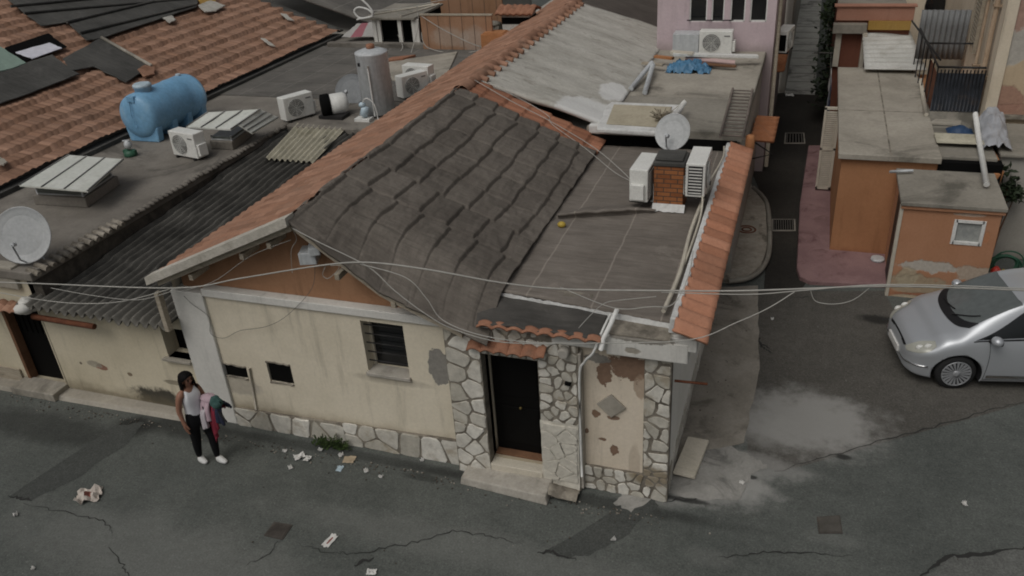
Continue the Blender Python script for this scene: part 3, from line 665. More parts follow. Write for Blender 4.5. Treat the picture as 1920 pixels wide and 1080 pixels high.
# stone
stone = MB(); F3 = lambda off: (lambda a, b, h: (a, YF-off-h, b))
mb = MB(); mb.hexa([(-8.35, YF-.05, 0), (-4.32, YF-.05, 0), (-4.32, YF+.1, 0), (-8.35, YF+.1, 0)], [(-8.35, YF-.05, .33), (-4.32, YF-.05, .46), (-4.32, YF+.1, .46), (-8.35, YF+.1, .33)])
mb.box(-4.32, -3.80, YF-.16, YF+.1, 0, 2.655); mb.box(-3.0, -2.44, YF-.12, YF+.1, 0, 2.655); mb.box(-3.80, -3.0, YF-.12, YF+.1, 2.16, 2.655)
mb.box(-1.58, XR+.02, YF-.03, YF+.1, .42, 2.44); mb.box(-2.42, XR+.02, YF-.04, YF+.1, 0, .42); mb.build('stone_bed', 'mortar', house)
crazy(stone, -8.34, -6.3, 0, .36, .34, F3(.05), 1, squash=1.0); crazy(stone, -6.3, -4.33, 0, .44, .36, F3(.05), 2, squash=1.0); stone.build('stone_plinth', 'stone', house); stone = MB()
crazy(stone, -4.31, -3.81, 0, 2.64, .27, F3(.16), 3); crazy(stone, -2.99, -2.46, 1.15, 2.48, .16, F3(.12), 4); crazy(stone, -3.8, -3.0, 2.17, 2.64, .18, F3(.12), 5); stone.build('stone_surround', 'stone', house); stone = MB()
crazy(stone, -1.57, XR+.01, .43, 2.43, .20, F3(.03), 6); crazy(stone, -2.41, XR+.01, .01, .42, .17, F3(.04), 7, gap=.018)
stone.build('stone_cladding', 'stone', house)
mb = MB(); mb.grid(lambda u, v: (-3.0+.55*u, YF-.15-.02*fbm(u*3, v*6)-.12*max(0, (.12-v))*3, 1.2*v), 14, 30); mb.build('worn_stone_jamb', 'pale_stone', house)
jm = MB(); crazy(jm, -2.98, -2.47, .16, 1.16, .22, F3(.155), 11, gap=.005, rise=.018); jm.build('jamb_stones', 'pale_stone', house)
crs = MB(); crazy(crs, 8.9, 15.2, 0.0, .40, .3, (lambda a, b, h: (XR+.0+h, a, b)), 9); crs.build('side_stone', 'stone', house)
# step, door, windows
mb = MB(); mb.hexa([(-4.2, 8.40, 0), (-2.83, 8.30, 0), (-2.83, 8.75, 0), (-4.2, 8.75, 0)], [(-4.18, 8.42, .13), (-2.86, 8.33, .15), (-2.86, 8.75, .15), (-4.18, 8.75, .13)]); mb.build('step', 'kerb_stone', house, .02)
mb = MB(); mb.box(-3.80, -3.0, 8.68, 9.1, 0, .25); mb.build('threshold', 'marble', house, .01)
mb = MB(); mb.grid(lambda u, v: (-2.86+.42*u, 8.42+.35*v+.0*u, .16*math.sin(math.pi*min(1, .15+v))*(1-.5*u)*(1+.4*fbm(u*4, v*4))+.02), 10, 8); mb.build('mortar_lump', 'mortar', house)
dr = MB(); dr.box(-3.79, -3.01, YF+.17, YF+.22, .27, 2.14)
for zz in (.45, 1.3): dr.box(-3.68, -3.12, YF+.155, YF+.17, zz, zz+.65)
door = dr.build('door', 'door_dark', house, .006)
mb = MB(); mb.sphere((-3.38, YF+.13, 1.12), .022, 10); mb.build('door_knob', 'brass', door)
mb = MB(); mb.box(-3.79, -3.01, YF+.05, YF+.17, .26, .30); mb.build('door_sill', 'brown_wood', house, .005)
wn = MB(); wn.quad((win[0], YF+.24, win[2]), (win[1], YF+.24, win[2]), (win[1], YF+.24, win[3]), (win[0], YF+.24, win[3]), 0)
wo = wn.build('window', 'window_glass', house)
mb = MB()
for i in range(5): mb.tube([(win[0], YF+.08, win[2]+.16+.155*i), (win[1], YF+.08, win[2]+.16+.155*i)], .010, 6)
mb.build('bars', 'dark_metal', wo)
mb = MB()
for a, b in ((win[0], win[0]+.04), (win[1]-.04, win[1])): mb.box(a, b, YF+.2, YF+.24, win[2], win[3])
mb.box(win[0], win[1], YF+.2, YF+.24, win[3]-.04, win[3]); mb.build('frame', 'cream_paint', wo)
mb = MB(); mb.box(win[0]-.02, win[1]+.02, YF-.05, YF+.2, win[2]-.05, win[2]+.012); mb.build('window_sill', 'kerb_stone', wo, .01)
for h, jg in ((vt1, .02), (vt2, .012)):
    mb = MB(); mb.box(h[0]+.01, h[1]-.01, YF+.03, YF+.06, h[2]+.01, h[3]-.01); mb.build('meter_hatch', 'door_dark', house)
    b0 = MB()
    for zz in (h[2], h[3]): b0.tube([(h[0]+(h[1]-h[0])*i/8, YF-.002, zz+rnd.uniform(-jg, jg)) for i in range(9)], .018, 5)
    b0.build('hatch_edge', 'mortar', house)
c0 = ay(1146, 761, YF-.02)                                                                         # grey diamond plate
mb = MB(); mb.slab([(c0.x-.2, YF-.004, c0.z), (c0.x, YF-.004, c0.z-.19), (c0.x+.2, YF-.004, c0.z), (c0.x, YF-.004, c0.z+.19)], (0, -.03, 0)); mb.build('diamond_plate', 'screed', house, .004)
mb = MB(); mb.box(-2.44, -2.40, YF-.13, YF+.05, 0.05, 2.36); mb.build('panel_trim', 'kerb_stone', house, .01)
mb = MB(); mb.tube(catmull([(-2.07, 9.0, 2.84), (-2.10, 8.72, 2.78), (-2.2, 8.60, 2.5), (-2.33, 8.66, 2.3), (-2.42, 8.70, 1.95), (-2.42, 8.70, .3)], 5), .018, 6); mb.build('conduit', 'pvc', house)
mb = MB(); mb.tube([(-1.99, 9.05, 2.90), (-2.0, 8.70, 2.88), (-2.06, 8.60, 2.74), (-2.09, 8.57, 2.58)], .032, 8); mb.build('overflow_pipe', 'pvc', house)
mb = MB(); mb.tube([P(468, 690, 8.83), P(480, 768, 8.83)], .017, 6); mb.build('drain_pipe', 'cream_paint', house)
mb = MB(); mb.tube([P(630, 812, 8.74), P(632, 838, 8.72)], .012, 6); mb.build('pipe_stub', 'cream_paint', house)
mb = MB(); mb.lathe([(.075, 0), (.075, .10), (.06, .14)], P(1060, 655, 8.74), (0, -1, 0), 14); mb.build('junction_box', 'grey_plaster', house)
mb = MB(); mb.box(*[q for pr in ((-2.62, -2.54), (8.68, 8.74), (1.86, 1.90)) for q in pr]); mb.build('vent', 'black', house)
mb = MB(); a = Vector(P(1265, 714, 8.95)); mb.tube([a, a+Vector((.42, 0, .02))], .018, 6); mb.build('iron_bracket', 'rust', house)
a = Vector(P(574, 485, 8.72)); mb = MB(); mb.box(a.x-.12, a.x+.12, 8.68, 8.95, a.z-.08, a.z+.10, rot=.3); mb.box(a.x+.05, a.x+.2, 8.66, 8.9, a.z+.08, a.z+.2, rot=.5)
mb.build('electric_box', 'galv', house, .01)
mb = MB(); mb.box(*[q for pr in ((-8.98, -8.90), (8.5, 8.6), (1.92, 2.60)) for q in pr]); mb.build('gutter_post', 'old_wood', house, .006)
# brick chimney standing on the terrace (part of the house)
cx0, cx1, cy0, cy1 = -2.13, -1.66, 12.42, 12.92
mb = MB(); mb.box(cx0, cx1, cy0, cy1, 2.83, 3.58); ch = mb.build('chimney', 'brick', house, .01)
mb = MB(); mb.box(cx0-.02, cx1+.02, cy0-.02, cy1+.02, 3.58, 3.66); mb.box(cx0+.02, cx1-.02, cy0+.02, cy1-.02, 3.66, 3.70); mb.build('chimney_cap', 'felt_dark', ch, .02)
mb = MB(); mb.grid(lambda u, v: (-2.14+.52*u, 12.42-.10*v*(1+.5*fbm(u*6, v)), 2.85+.10*(1-v)), 14, 4); mb.build('chimney_flashing', 'white_seal', ch)
# ------------------------------------------------------------------ low house with the corrugated roof
def apy(px, py, y0, z0, s):                            # on the plane z = z0 + s (y-y0)
    d = wdir(px, py); t = (z0-s*y0-CAMH)/(d.z-s*d.y); return ORG + d*t
low = thing('terraced_house', 'low cream house with a sagging dark corrugated sheet roof', 'house', (-10.5, 9, 0))
w2 = (-9.46, -8.97, 1.14, 1.72)
mb = MB(); wall_y(mb, YF+.02, -12.0, -8.95, 0, 1.93, (w2,), .3); mb.quad((w2[0]-.1, YF+.3, w2[2]-.1), (w2[1]+.1, YF+.3, w2[2]-.1), (w2[1]+.1, YF+.3, w2[3]+.1), (w2[0]-.1, YF+.3, w2[3]+.1), 1)
mb.build('wall', ['cream_low', 'black'], low)
mb = MB(); mb.box(w2[0]-.08, w2[1]-.01, YF-.06, YF+.2, w2[2]-.05, w2[2]); mb.build('window_sill', 'screed', low, .01)
CZ, CS = 1.93, .056
def corr_fn(u, v):
    x = -12.12+3.18*u; y = 8.55+7.85*v
    st = math.floor((y-8.42+.25*math.sin(math.floor((x+12.12)/1.06)*9))/1.75)
    fr = (y-8.42)/1.75-st
    return (x, y, CZ+CS*(y-8.45)+.052*math.sin(2*math.pi*x/.18)+.03*(1-min(max(fr, 0), 1))+.035*fbm(x*.8, y*.5, 6)+.012*fbm(x*4, y*.7, 2))
mb = MB(); mb.grid(corr_fn, 280, 84); o = mb.build('corrugated_roof', 'corrugated', low); o.modifiers.new('thick', 'SOLIDIFY').thickness = .012
q = [apy(497, 299, 8.45, CZ+.07, CS), apy(588, 306, 8.45, CZ+.07, CS), apy(648, 243, 8.45, CZ+.07, CS), apy(557, 234, 8.45, CZ+.07, CS)]
def pan_fn(u, v):
    a = q[0].lerp(q[1], u); b = q[3].lerp(q[2], u); p = a.lerp(b, v); return (p.x, p.y, p.z+.03*math.sin(2*math.pi*u*9)+.02)
mb = MB(); mb.grid(pan_fn, 90, 10); mb.build('roof_light', 'corr_pale', low)
mb = MB(); mb.tube([(-11.85, 8.62, 1.74), (-10.55, 8.62, 1.72)], .05, 8); mb.build('gutter', 'rust', low)
mb = MB()
for i in range(9): mb.sphere((-12.1+.22*rnd.random(), 8.55+.30*rnd.random(), 1.80+.18*rnd.random()), (.13, .12, .09), 10)
mb.build('mortar_lump', 'white_plaster', low)

# ------------------------------------------------------------------ flat roofed house on the left
fl = thing('flat_roofed_house', 'flat roofed house with a dark doorway behind the corrugated roof', 'house', (-13.5, 12, 0))
dh = (-12.86, -12.03, .12, 1.68)
mb = MB(); wall_y(mb, YF+.01, -20, -12.0, 0, 2.36, (dh,), .3); mb.build('wall', 'cream_low', fl)
mb = MB(); mb.box(-11.95, -11.75, 8.9, 16.4, 0, 2.34); mb.box(-11.95, -8.95, 16.35, 16.5, 0, 2.34); mb.build('side_wall', 'mortar_dark', fl)  # wall coloured dark to stand in for shade beside the corrugated roof
mb = MB(); mb.box(-15.5, -11.72, 8.75, 25.6, 2.34, 2.50); mb.box(-11.72, -8.95, 16.45, 25.6, 2.34, 2.497); mb.build('flat_roof', 'flat_roof', fl, .02)
mb = MB(); mb.box(-15.5, -9.2, 18.6, 24.2, 2.50, 2.52)
for i in range(5): mb.box(-15.5, -9.2, 18.9+1.05*i, 18.95+1.05*i, 2.52, 2.528)
mb.build('roof_felt', 'felt_mid', fl)
mb = MB(); mb.box(-20, -12.15, 8.78, 9.0, 2.12, 2.54); mb.build('parapet', 'screed', fl, .02)
mb = MB()
for i in range(13): yy = 8.85+.165*i; mb.tube([(-11.86, yy, 2.51+rnd.uniform(-.01, .01)), (-11.62, yy+rnd.uniform(-.02, .02), 2.46)], .05*rnd.uniform(.85, 1.1), 8)
mb.build('edge_tiles', 'rough_concrete', fl)
mb = MB()
for i in range(40):
    yy = 11.0+.14*i; mb.sphere((-11.72+rnd.uniform(-.03, .03), yy, 2.49), (.09, .10, .05), 6)
mb.build('mortar_edge', 'flat_roof', fl)
mb = MB(); mb.grid(eave_fn(-20, -12.05, 8.72, 1.88, .2, .22, .07), 320, 4); o = mb.build('eave_tiles', 'tile_pale', fl); o.modifiers.new('thick', 'SOLIDIFY').thickness = .03
d0 = MB(); d0.box(dh[0]+.01, dh[1]-.01, YF+.16, YF+.2, dh[2], dh[3])
for i in range(6): d0.box(dh[0]+.08+.12*i, dh[0]+.1+.12*i, YF+.14, YF+.16, 1.1, 1.6)
dro = d0.build('door', 'door_dark', fl)
mb = MB(); mb.box(dh[0]-.03, dh[0]+.04, YF-.01, YF+.15, dh[2], dh[3]); mb.build('door_frame', 'brown_wood', dro, .005)
mb = MB(); mb.box(-13.0, -12.0, 8.52, 8.9, 0, .16); mb.build('step', 'screed', fl, .015)
mb = MB(); mb.box(-16, -13.02, YF-.03, YF, 0, .33); mb.build('plinth', 'old_wood', fl)

# ------------------------------------------------------------------ tiled house far left
TX, TZ, TS = -15.25, 2.62, -.35
def tz(x): return TZ+TS*(x-TX)
th = thing('tiled_house', 'long house with a patched orange tile roof behind the blue tank', 'house', (-18, 17, 0))
def tl_fn(u, v):
    x = TX-8.4*u; y = 5.5+20.1*v; t = (TX-x)/.42; fr = t-math.floor(t)
    rowj = .02*fbm(y*.6, math.floor(t)*3.1)
    xx = x+rowj*min(fr, 1-fr)*4
    cj = mn.cell(Vector((math.floor(y/.18)*1.0, math.floor(t)*1.0, 0)))
    return (xx, y, tz(x)+.09*(1-fr)-.07*math.exp(-((fr-1)/.07)**2)+.022*abs(math.sin(math.pi*y/.18))+.016*cj+.05*fbm(x*.5, y*.4, 8))
mb = MB(); mb.grid(tl_fn, 240, 560); mb.build('roof_tiles', 'tile_old', th)
mb = MB(); mb.box(TX-.2, TX+.12, 5.5, 25.6, 2.50, 2.60); mb.build('gutter', 'felt_dark', th)
mb = MB(); mb.box(-24, TX-.25, 5.5, 25.5, 0, 2.5); mb.build('wall', 'grey_plaster', th)
mb = MB(); mb.hexa([(TX, 25.55, tz(TX)+.03), (TX, 25.85, tz(TX)+.03), (TX-8.4, 25.85, tz(TX-8.4)+.03), (TX-8.4, 25.55, tz(TX-8.4)+.03)], [(TX, 25.6, tz(TX)+.09), (TX, 25.8, tz(TX)+.09), (TX-8.4, 25.8, tz(TX-8.4)+.09), (TX-8.4, 25.6, tz(TX-8.4)+.09)])
mb.build('dark_gap_strip', 'felt_dark', th)  # dark strip laid along the gap line between the two roofs
def patch(name, pxs, mat, lift, th_=.03, parent=th, wavy=.02):
    ps = [apl(x, y, TX, TZ+lift, TS) for x, y in pxs]; o_ = []
    for i in range(len(ps)):
        a, b = ps[i], ps[(i+1) % len(ps)]
        for t in range(6): c = a.lerp(b, t/6); o_.append(c+Vector((rnd.uniform(-wavy, wavy), rnd.uniform(-wavy, wavy), 0)))
    area = sum(o_[i].x*o_[(i+1) % len(o_)].y-o_[(i+1) % len(o_)].x*o_[i].y for i in range(len(o_)))
    if area < 0: o_.reverse()
    m_ = MB(); m_.slab(o_, (0, 0, th_)); return m_.build(name, mat, parent, .008)
patch('felt_patch', [(118, 112), (190, 72), (285, 124), (236, 156), (176, 126), (133, 134)], 'felt_dark', .145)
patch('felt_patch', [(-20, 142), (97, 104), (148, 140), (60, 175), (-20, 203)], 'felt_dark', .145)
patch('felt_patch', [(8, -6), (375, -8), (368, 14), (190, 73), (163, 77), (127, 43), (77, 50), (43, 23)], 'felt_dark', .15)
for pa, pb in (((20, 12), (350, -20)), ((45, 25), (370, -5)), ((125, 42), (330, -8)), ((150, 62), (368, 8))):
    m_ = MB(); a, b = apl(*pa, TX, TZ+.21, TS), apl(*pb, TX, TZ+.21, TS); m_.tube([a, b], .04, 6); m_.build('felt_lap', 'felt_dark', th)
patch('mortar_patch', [(258, 132), (272, 124), (292, 128), (290, 140), (270, 146)], 'tile_pale', .16, .04)
patch('mortar_patch', [(372, 12), (395, 2), (422, 12), (405, 22), (385, 24)], 'cement', .16, .04)
patch('mortar_patch', [(370, -6), (400, -8), (405, 4), (375, 10)], 'ochre', .16, .04)
patch('mortar_patch', [(525, 26), (538, 28), (552, 40), (540, 38)], 'cement', .15, .03)
patch('mortar_patch', [(488, 72), (498, 74), (516, 88), (505, 86)], 'cement', .15, .03)
patch('mortar_patch', [(305, 35), (322, 30), (330, 38), (318, 44)], 'cement', .15, .03)
patch('roof_hole', [(8, 90), (90, 63), (126, 88), (104, 97), (40, 118), (20, 108)], 'black', .15, .012)
sk = patch('liner', [(28, 99), (93, 81), (117, 91), (62, 111)], 'sky_white', .17, .02)
patch('green_sheet', [(-10, 88), (0, 88), (50, 119), (20, 130), (-10, 136)], 'green_panel', .18, .02)
patch('felt_patch', [(0, 296), (14, 304), (8, 312), (-6, 308)], 'screed', .16, .03)
mb = MB(); a, b = apl(190, 70, TX, TZ+.21, TS), apl(284, 123, TX, TZ+.21, TS); mb.tube([a, b], .045, 6); mb.build('patch_edge', 'screed', th)

# ------------------------------------------------------------------ felt roofed house beyond
fh = thing('felt_roofed_house', 'long grey felt roof rising beyond the orange tiled roof', 'house', (-19, 31, 0))
mb = MB(); mb.grid(lambda u, v: (-13.2-11*u, 25.9+16*v, 2.55+.35*11*u*.9+.05*fbm(u*9, v*9)), 20, 20); o = mb.build('roof', 'felt_mid', fh); o.modifiers.new('thick', 'SOLIDIFY').thickness = .08
mb = MB(); mb.box(-24, -13.3, 26.0, 41, 0, 2.5); mb.build('wall', 'grey_plaster', fh)
mb = MB()
for i in range(7): mb.tube([(-13.3, 26.9+1.6*i, 2.60), (-23, 26.9+1.6*i, 2.62+.315*9.8)], .025, 5)
mb.build('felt_laps', 'felt_mid', fh)

# ------------------------------------------------------------------ house behind: cement rendered slope and long flat roof
row = thing('cement_roofed_house', 'house whose roof slope is smeared with pale grey cement', 'house', (-4, 19, 0))
FZ = 3.15
def cem_fn(u, v):
    y = 15.52+8.1*v; x = RX+.02+2.68*u
    return (x, y, RZ+.02-(RZ-FZ-.02)*u**1.05+.035*fbm(x*.8, y*1.5, 4)+.006*fbm(x*2, y*4, 3)-.0*v)
mb = MB(); mb.grid(cem_fn, 40, 80); o = mb.build('roof_slope', 'cement', row); sl = o.modifiers.new('thick', 'SOLIDIFY'); sl.thickness = .09; sl.offset = -1
mb = MB(); mb.box(-4.0, -1.0, 15.45, 21.7, 2.98, FZ); mb.box(-3.68, -1.02, 17.6, 21.7, FZ, FZ+.006, 1); mb.build('flat_roof', ['screed_grey', 'screed'], row, .02)
mb = MB(); mb.box(-8.8, -1.05, 15.6, 21.7, 0, 2.95); mb.build('wall', 'grey_plaster', row)
mb = MB(); mb.box(-3.95, -2.45, 15.40, 15.62, 3.02, 3.20); mb.build('painted_lip', 'white_seal', row, .03)
mb = MB(); mb.box(-3.95, -1.1, 15.42, 15.5, 2.7, 3.0); mb.build('painted_shadow_gap', 'black', row)  # black strip puts the shadow under the roof edge into the colour
y0 = 0
mb = MB()
for i in range(21):
    mb = MB(); yy = 15.6+.385*i; mb.tube([(RX+.02, yy, RZ+.05), (RX+.27, yy+rnd.uniform(-.03, .03), RZ-.02)], .065, 7); mb.build('ridge_tile', 'tile_pale', row)
hat = thing('roof_light', 'beige roof light panel in a white painted frame', 'roof light', (az(1190, 220, FZ).x, az(1190, 220, FZ).y, FZ))
q = [az(1118, 240, FZ+.1), az(1258, 249, FZ+.1), az(1278, 196, FZ+.1), az(1140, 190, FZ+.1)]
mb = MB(); mb.slab([(p.x, p.y, FZ) for p in q], (0, 0, .10)); mb.build('frame', 'white_seal', hat, .03)
c = sum(q, Vector())/4; mb = MB(); mb.slab([(c.x+(p.x-c.x)*.78, c.y+(p.y-c.y)*.72, FZ+.105) for p in q], (0, 0, .015)); mb.build('panel', 'beige_panel', hat)
mb = MB(); a, b = az(1262, 225, FZ+.25), az(1283, 192, FZ+.25); mb.tube([a, b], .06, 4); mb.build('prop', 'white_paint', hat)
dk = thing('dark_roofed_house', 'house with a dark brown felt roof beyond the cement slope', 'house', (-5, 28, 0))
mb = MB(); mb.grid(lambda u, v: (RX+2.7*u, 23.68+14*v, RZ-.03-.85*u+.03*fbm(u*4, v*20)), 10, 40); o = mb.build('roof', 'felt_brown', dk); o.modifiers.new('thick', 'SOLIDIFY').thickness = .06
mb = MB(); mb.box(-8.8, -3.75, 24, 38, 0, 3.0); mb.build('wall', 'grey_plaster', dk)

# ------------------------------------------------------------------ pink house
pk = thing('pink_house', 'pale pink house with a row of tall dark windows', 'house', (-2, 22, 0)); PY = 21.7
ws = [(ay(a, 42, PY).x, ay(b, 42, PY).x, 3.87, 5.3) for a, b in ((1292, 1325), (1333, 1357), (1368, 1396), (1405, 1437))]
mb = MB(); wall_y(mb, PY, -3.72, -.84, 0, 7, ws, .15)
for h in ws: mb.quad((h[0]-.03, PY+.16, h[2]-.05), (h[1]+.03, PY+.16, h[2]-.05), (h[1]+.03, PY+.16, h[3]+.05), (h[0]-.03, PY+.16, h[3]+.05), 1)
mb.quad((-.84, PY, 0), (-.84, 29, 0), (-.84, 29, 7), (-.84, PY, 7), 0); mb.quad((-3.72, PY, 0), (-3.72, 29, 0), (-3.72, 29, 7), (-3.72, PY, 7), 0)
mb.build('wall', ['pink', 'black'], pk)
for h in ws:
    mb = MB(); mb.box(h[0], h[1], PY+.10, PY+.12, h[2], h[3]); wo = mb.build('window', 'window_glass', pk)
    mb = MB(); mb.box(h[0]-.02, h[0]+.03, PY+.02, PY+.1, h[2], h[3]); mb.box(h[1]-.03, h[1]+.02, PY+.02, PY+.1, h[2], h[3]); mb.box(h[0], h[1], PY+.02, PY+.1, h[2]-.02, h[2]+.03); mb.build('frame', 'white_paint', wo)
mb = MB(); mb.tube([ay(1288, 38, PY-.12), ay(1375, 38, PY-.12)], .015, 6)
for a in (1292, 1330, 1368): mb.tube([ay(a, 38, PY-.12), ay(a, 38, PY+.02)], .012, 5)
mb.build('clothes_rail', 'dark_metal', pk)
mb = MB(); mb.tube([(-.76, 21.85, .1), (-.76, 21.85, 7)], .05, 8); mb.build('downpipe', 'old_wood', pk)
cb = ay(1287, 92, 21.4); boxpart(tag(thing('storage_box', 'grey ribbed box beside the rooftop air conditioner', 'box', (cb.x, 21.45, FZ)), None, None), 'case', 'galv', cb.x-.32, cb.x+.32, 21.2, 21.65, FZ, FZ+.52)
gp = thing('grey_house', 'narrow grey rendered house along the alley past the pink house', 'house', (-1.5, 33, 0))
mb = MB(); mb.box(-5, -.62, 29.1, 48, 0, 6); mb.build('wall', 'grey_plaster', gp)
mb = MB()
for i in range(3): mb.box(-.64, -.60, 31+4*i, 32+4*i, 2.6, 4.0)
mb.build('shutters', 'old_wood', gp)

# ------------------------------------------------------------------ right side: orange house and its shed
og = thing('orange_house', 'single storey orange house with a bare concrete roof', 'house', (2, 19, 0)); OZ = 2.30
mb = MB(); mb.box(.86, 3.72, 17.12, 23.6, 0, OZ-.12); mb.build('wall', 'orange', og)
mb = MB(); mb.box(.78, 2.66, 17.0, 23.7, OZ-.12, OZ); mb.build('roof_slab', 'screed', og, .015)
mb = MB(); mb.box(2.66, 3.66, 17.25, 20.75, OZ-.22, OZ-.04); mb.build('lower_slab', 'screed_grey', og, .015)
mb = MB(); mb.box(1.73, 1.76, 17.02, 23.68, OZ, OZ+.004); mb.box(.8, 2.64, 19.9, 19.93, OZ, OZ+.004); mb.build('roof_joint', 'mortar', og)
mb = MB(); a, b = az(1726, 150, OZ+.05), az(1737, 215, OZ+.05); mb.tube([a, b], .05, 6); mb.build('roof_edge', 'cream_paint', og)
cb = az(1800, 266, OZ)
mb = MB(); mb.grid(lambda u, v: (2.62+1.05*u, 17.75+.62*v, OZ+.06+.018*math.sin(v*2*math.pi*4)), 4, 40); o = mb.build('roof_sheet', 'corr_pale', og); o.modifiers.new('thick', 'SOLIDIFY').thickness = .015
mb = MB(); mb.box(2.62, 3.74, 17.07, 17.35, OZ-.75, OZ-.10); mb.build('gap_shade_box', 'black', og)  # solid black box painting in the shade of the gap behind the shed
sx0, sx1 = .5, .85
sh = MB(); sh.box(sx0, sx0+.05, 20.37, 20.43, .15, 2.2); sh.box(sx1-.05, sx1, 20.37, 20.43, .15, 2.2)
for zz in (.15, 1.15, 2.15): sh.box(sx0, sx1, 20.37, 20.43, zz, zz+.06)
for i in range(38): z_ = .22+.05*i; sh.hexa([(sx0+.04, 20.38, z_), (sx1-.04, 20.38, z_), (sx1-.04, 20.42, z_+.02), (sx0+.04, 20.42, z_+.02)], [(sx0+.04, 20.38, z_+.012), (sx1-.04, 20.38, z_+.012), (sx1-.04, 20.42, z_+.032), (sx0+.04, 20.42, z_+.032)])
sh.build('louvred_shutter', 'cream_paint', og)
shd = thing('shed', 'small peeling orange shed with a little frosted window', 'shed', (2.8, 16, 0)); SY = 15.5
sxl, sxr = ay(1677, 500, SY).x-.02, ay(1880, 400, SY).x
wq = (ay(1793, 415, SY).x, ay(1847, 415, SY).x, ay(1793, 455, SY).z, ay(1793, 414, SY).z)
mb = MB(); wall_y(mb, SY, sxl, sxr, 0, 1.92, (wq,), .12); mb.quad((sxl, SY, 0), (sxl, 17.1, 0), (sxl, 17.1, 1.95), (sxl, SY, 1.92), 0); mb.quad((sxr, SY, 0), (sxr, 17.1, 0), (sxr, 17.1, 1.95), (sxr, SY, 1.92), 0)
mb.build('wall', 'shed_orange', shd)
mb = MB(); mb.hexa([(sxl-.07, SY-.08, 1.925), (sxr+.06, SY-.08, 1.925), (sxr+.06, 17.05, 1.955), (sxl-.07, 17.05, 1.955)], [(sxl-.07, SY-.08, 2.0), (sxr+.06, SY-.08, 2.0), (sxr+.06, 17.05, 2.04), (sxl-.07, 17.05, 2.04)]); mb.build('roof', 'screed_grey', shd, .012)
mb = MB(); mb.box(sxl-.05, sxr+.04, SY-.05, SY-.01, 1.86, 1.925); mb.build('fascia', 'shed_orange', shd)
mb = MB(); mb.box(wq[0]+.02, wq[1]-.02, SY+.03, SY+.05, wq[2]+.02, wq[3]-.02); wo = mb.build('window', 'frosted', shd)
mb = MB()
for b in ((wq[0]-.03, wq[0]+.03, wq[2]-.03, wq[3]+.03), (wq[1]-.03, wq[1]+.03, wq[2]-.03, wq[3]+.03), (wq[0], wq[1], wq[3]-.03, wq[3]+.03), (wq[0], wq[1], wq[2]-.03, wq[2]+.03)): mb.box(b[0], b[1], SY-.015, SY+.05, b[2], b[3])
mb.build('frame', 'white_paint', wo, .004)
mb = MB(); mb.box(sxl-.06, sxl, SY-.02, SY+.10, 0, 1.9); mb.build('corner_post', 'cream_paint', shd, .005)
mb = MB(); mb.box(sxl-.03, sxl-.005, SY+.12, SY+.85, 0.02, 1.85); mb.build('door', 'dark_metal', shd)
mb = MB(); mb.tube([az(1668, 322, 2.1), az(1712, 320, 2.1)], .03, 4); mb.build('loose_strip', 'galv', shd)

# ------------------------------------------------------------------ tall house, yard building, red house
tl = thing('tall_house', 'tall cream house with peeling plaster and drainpipes at the right edge', 'house', (6, 22, 0)); TXX, TYY = 3.72, 19.6
mb = MB(); mb.quad((TXX, TYY, 0), (11, TYY, 0), (11, TYY, 9), (TXX, TYY, 9), 0); mb.build('front_wall', 'tall_front', tl)
mb = MB(); mb.quad((TXX, 34, 0), (TXX, TYY, 0), (TXX, TYY, 9), (TXX, 34, 9), 0); mb.build('side_wall', 'tall_side', tl)
mb = MB(); mb.box(TXX-.04, TXX+.18, TYY-.04, TYY+.10, 2.2, 9); mb.build('corner_quoin', 'tall_side', tl, .01)
mb = MB(); mb.box(TXX, 11, TYY-.10, TYY, ay(1880, 216, TYY).z-.06, ay(1880, 216, TYY).z+.03); mb.build('ledge', 'mortar', tl, .01)
for yy, r_ in ((20.3, .055), (21.3, .035)):
    mb = MB(); mb.tube([(TXX-.09, yy, 2.2), (TXX-.09, yy, 9)], r_, 8)
    for z_ in (3, 4.5, 6): mb.box(TXX-.16, TXX, yy-.07, yy+.07, z_, z_+.04)
    mb.build('drainpipe', 'brown_pipe', tl)
mb = MB()
for k in range(40): mb.box(TXX-.07, TXX-.02, 22.1, 22.9, 3.2+.09*k, 3.25+.09*k)
mb.box(TXX-.09, TXX-.01, 22.05, 22.1, 3.1, 7); mb.box(TXX-.09, TXX-.01, 22.9, 22.95, 3.1, 7)
mb.build('shutter', 'old_wood', tl)
yb = thing('yard_building', 'low grey rendered outbuilding behind the shed below the peeling house', 'outbuilding', (5, 18.5, 0))
mb = MB(); mb.box(3.78, 9, 17.6, 19.45, 0, 2.2); mb.build('wall', 'grey_plaster', yb, .02)
mb = MB(); mb.box(3.74, 9, 17.5, 19.48, 2.2, 2.27); mb.build('roof', 'screed_grey', yb, .02)
rd = thing('red_house', 'dark red house with a white sheet porch roof behind the orange house', 'house', (2, 26, 0)); RY = 25.0
def rz_(py): return ay(1600, py, RY).z
rx0, rx1 = ay(1562, 50, RY).x, ay(1708, 40, RY).x
mb = MB(); mb.box(rx0+.12, rx1, RY, 34, 0, rz_(40)); mb.build('wall', 'red_wall', rd)
mb = MB(); mb.box(rx0, ay(1625, 50, RY).x, RY-.25, RY, rz_(60), rz_(42)); mb.build('concrete_beam', 'screed_grey', rd, .015)
mb = MB(); mb.box(ay(1627, 50, RY).x, rx1, RY-.12, RY, rz_(54), rz_(38)); mb.build('ochre_band', 'ochre', rd)
mb = MB(); mb.box(rx0+.05, rx1+.05, RY-.05, RY+.15, rz_(38), rz_(12)); mb.box(rx0-.02, rx1+.1, RY-.1, RY+.2, rz_(12), rz_(9)); mb.build('parapet', 'salmon', rd, .01)
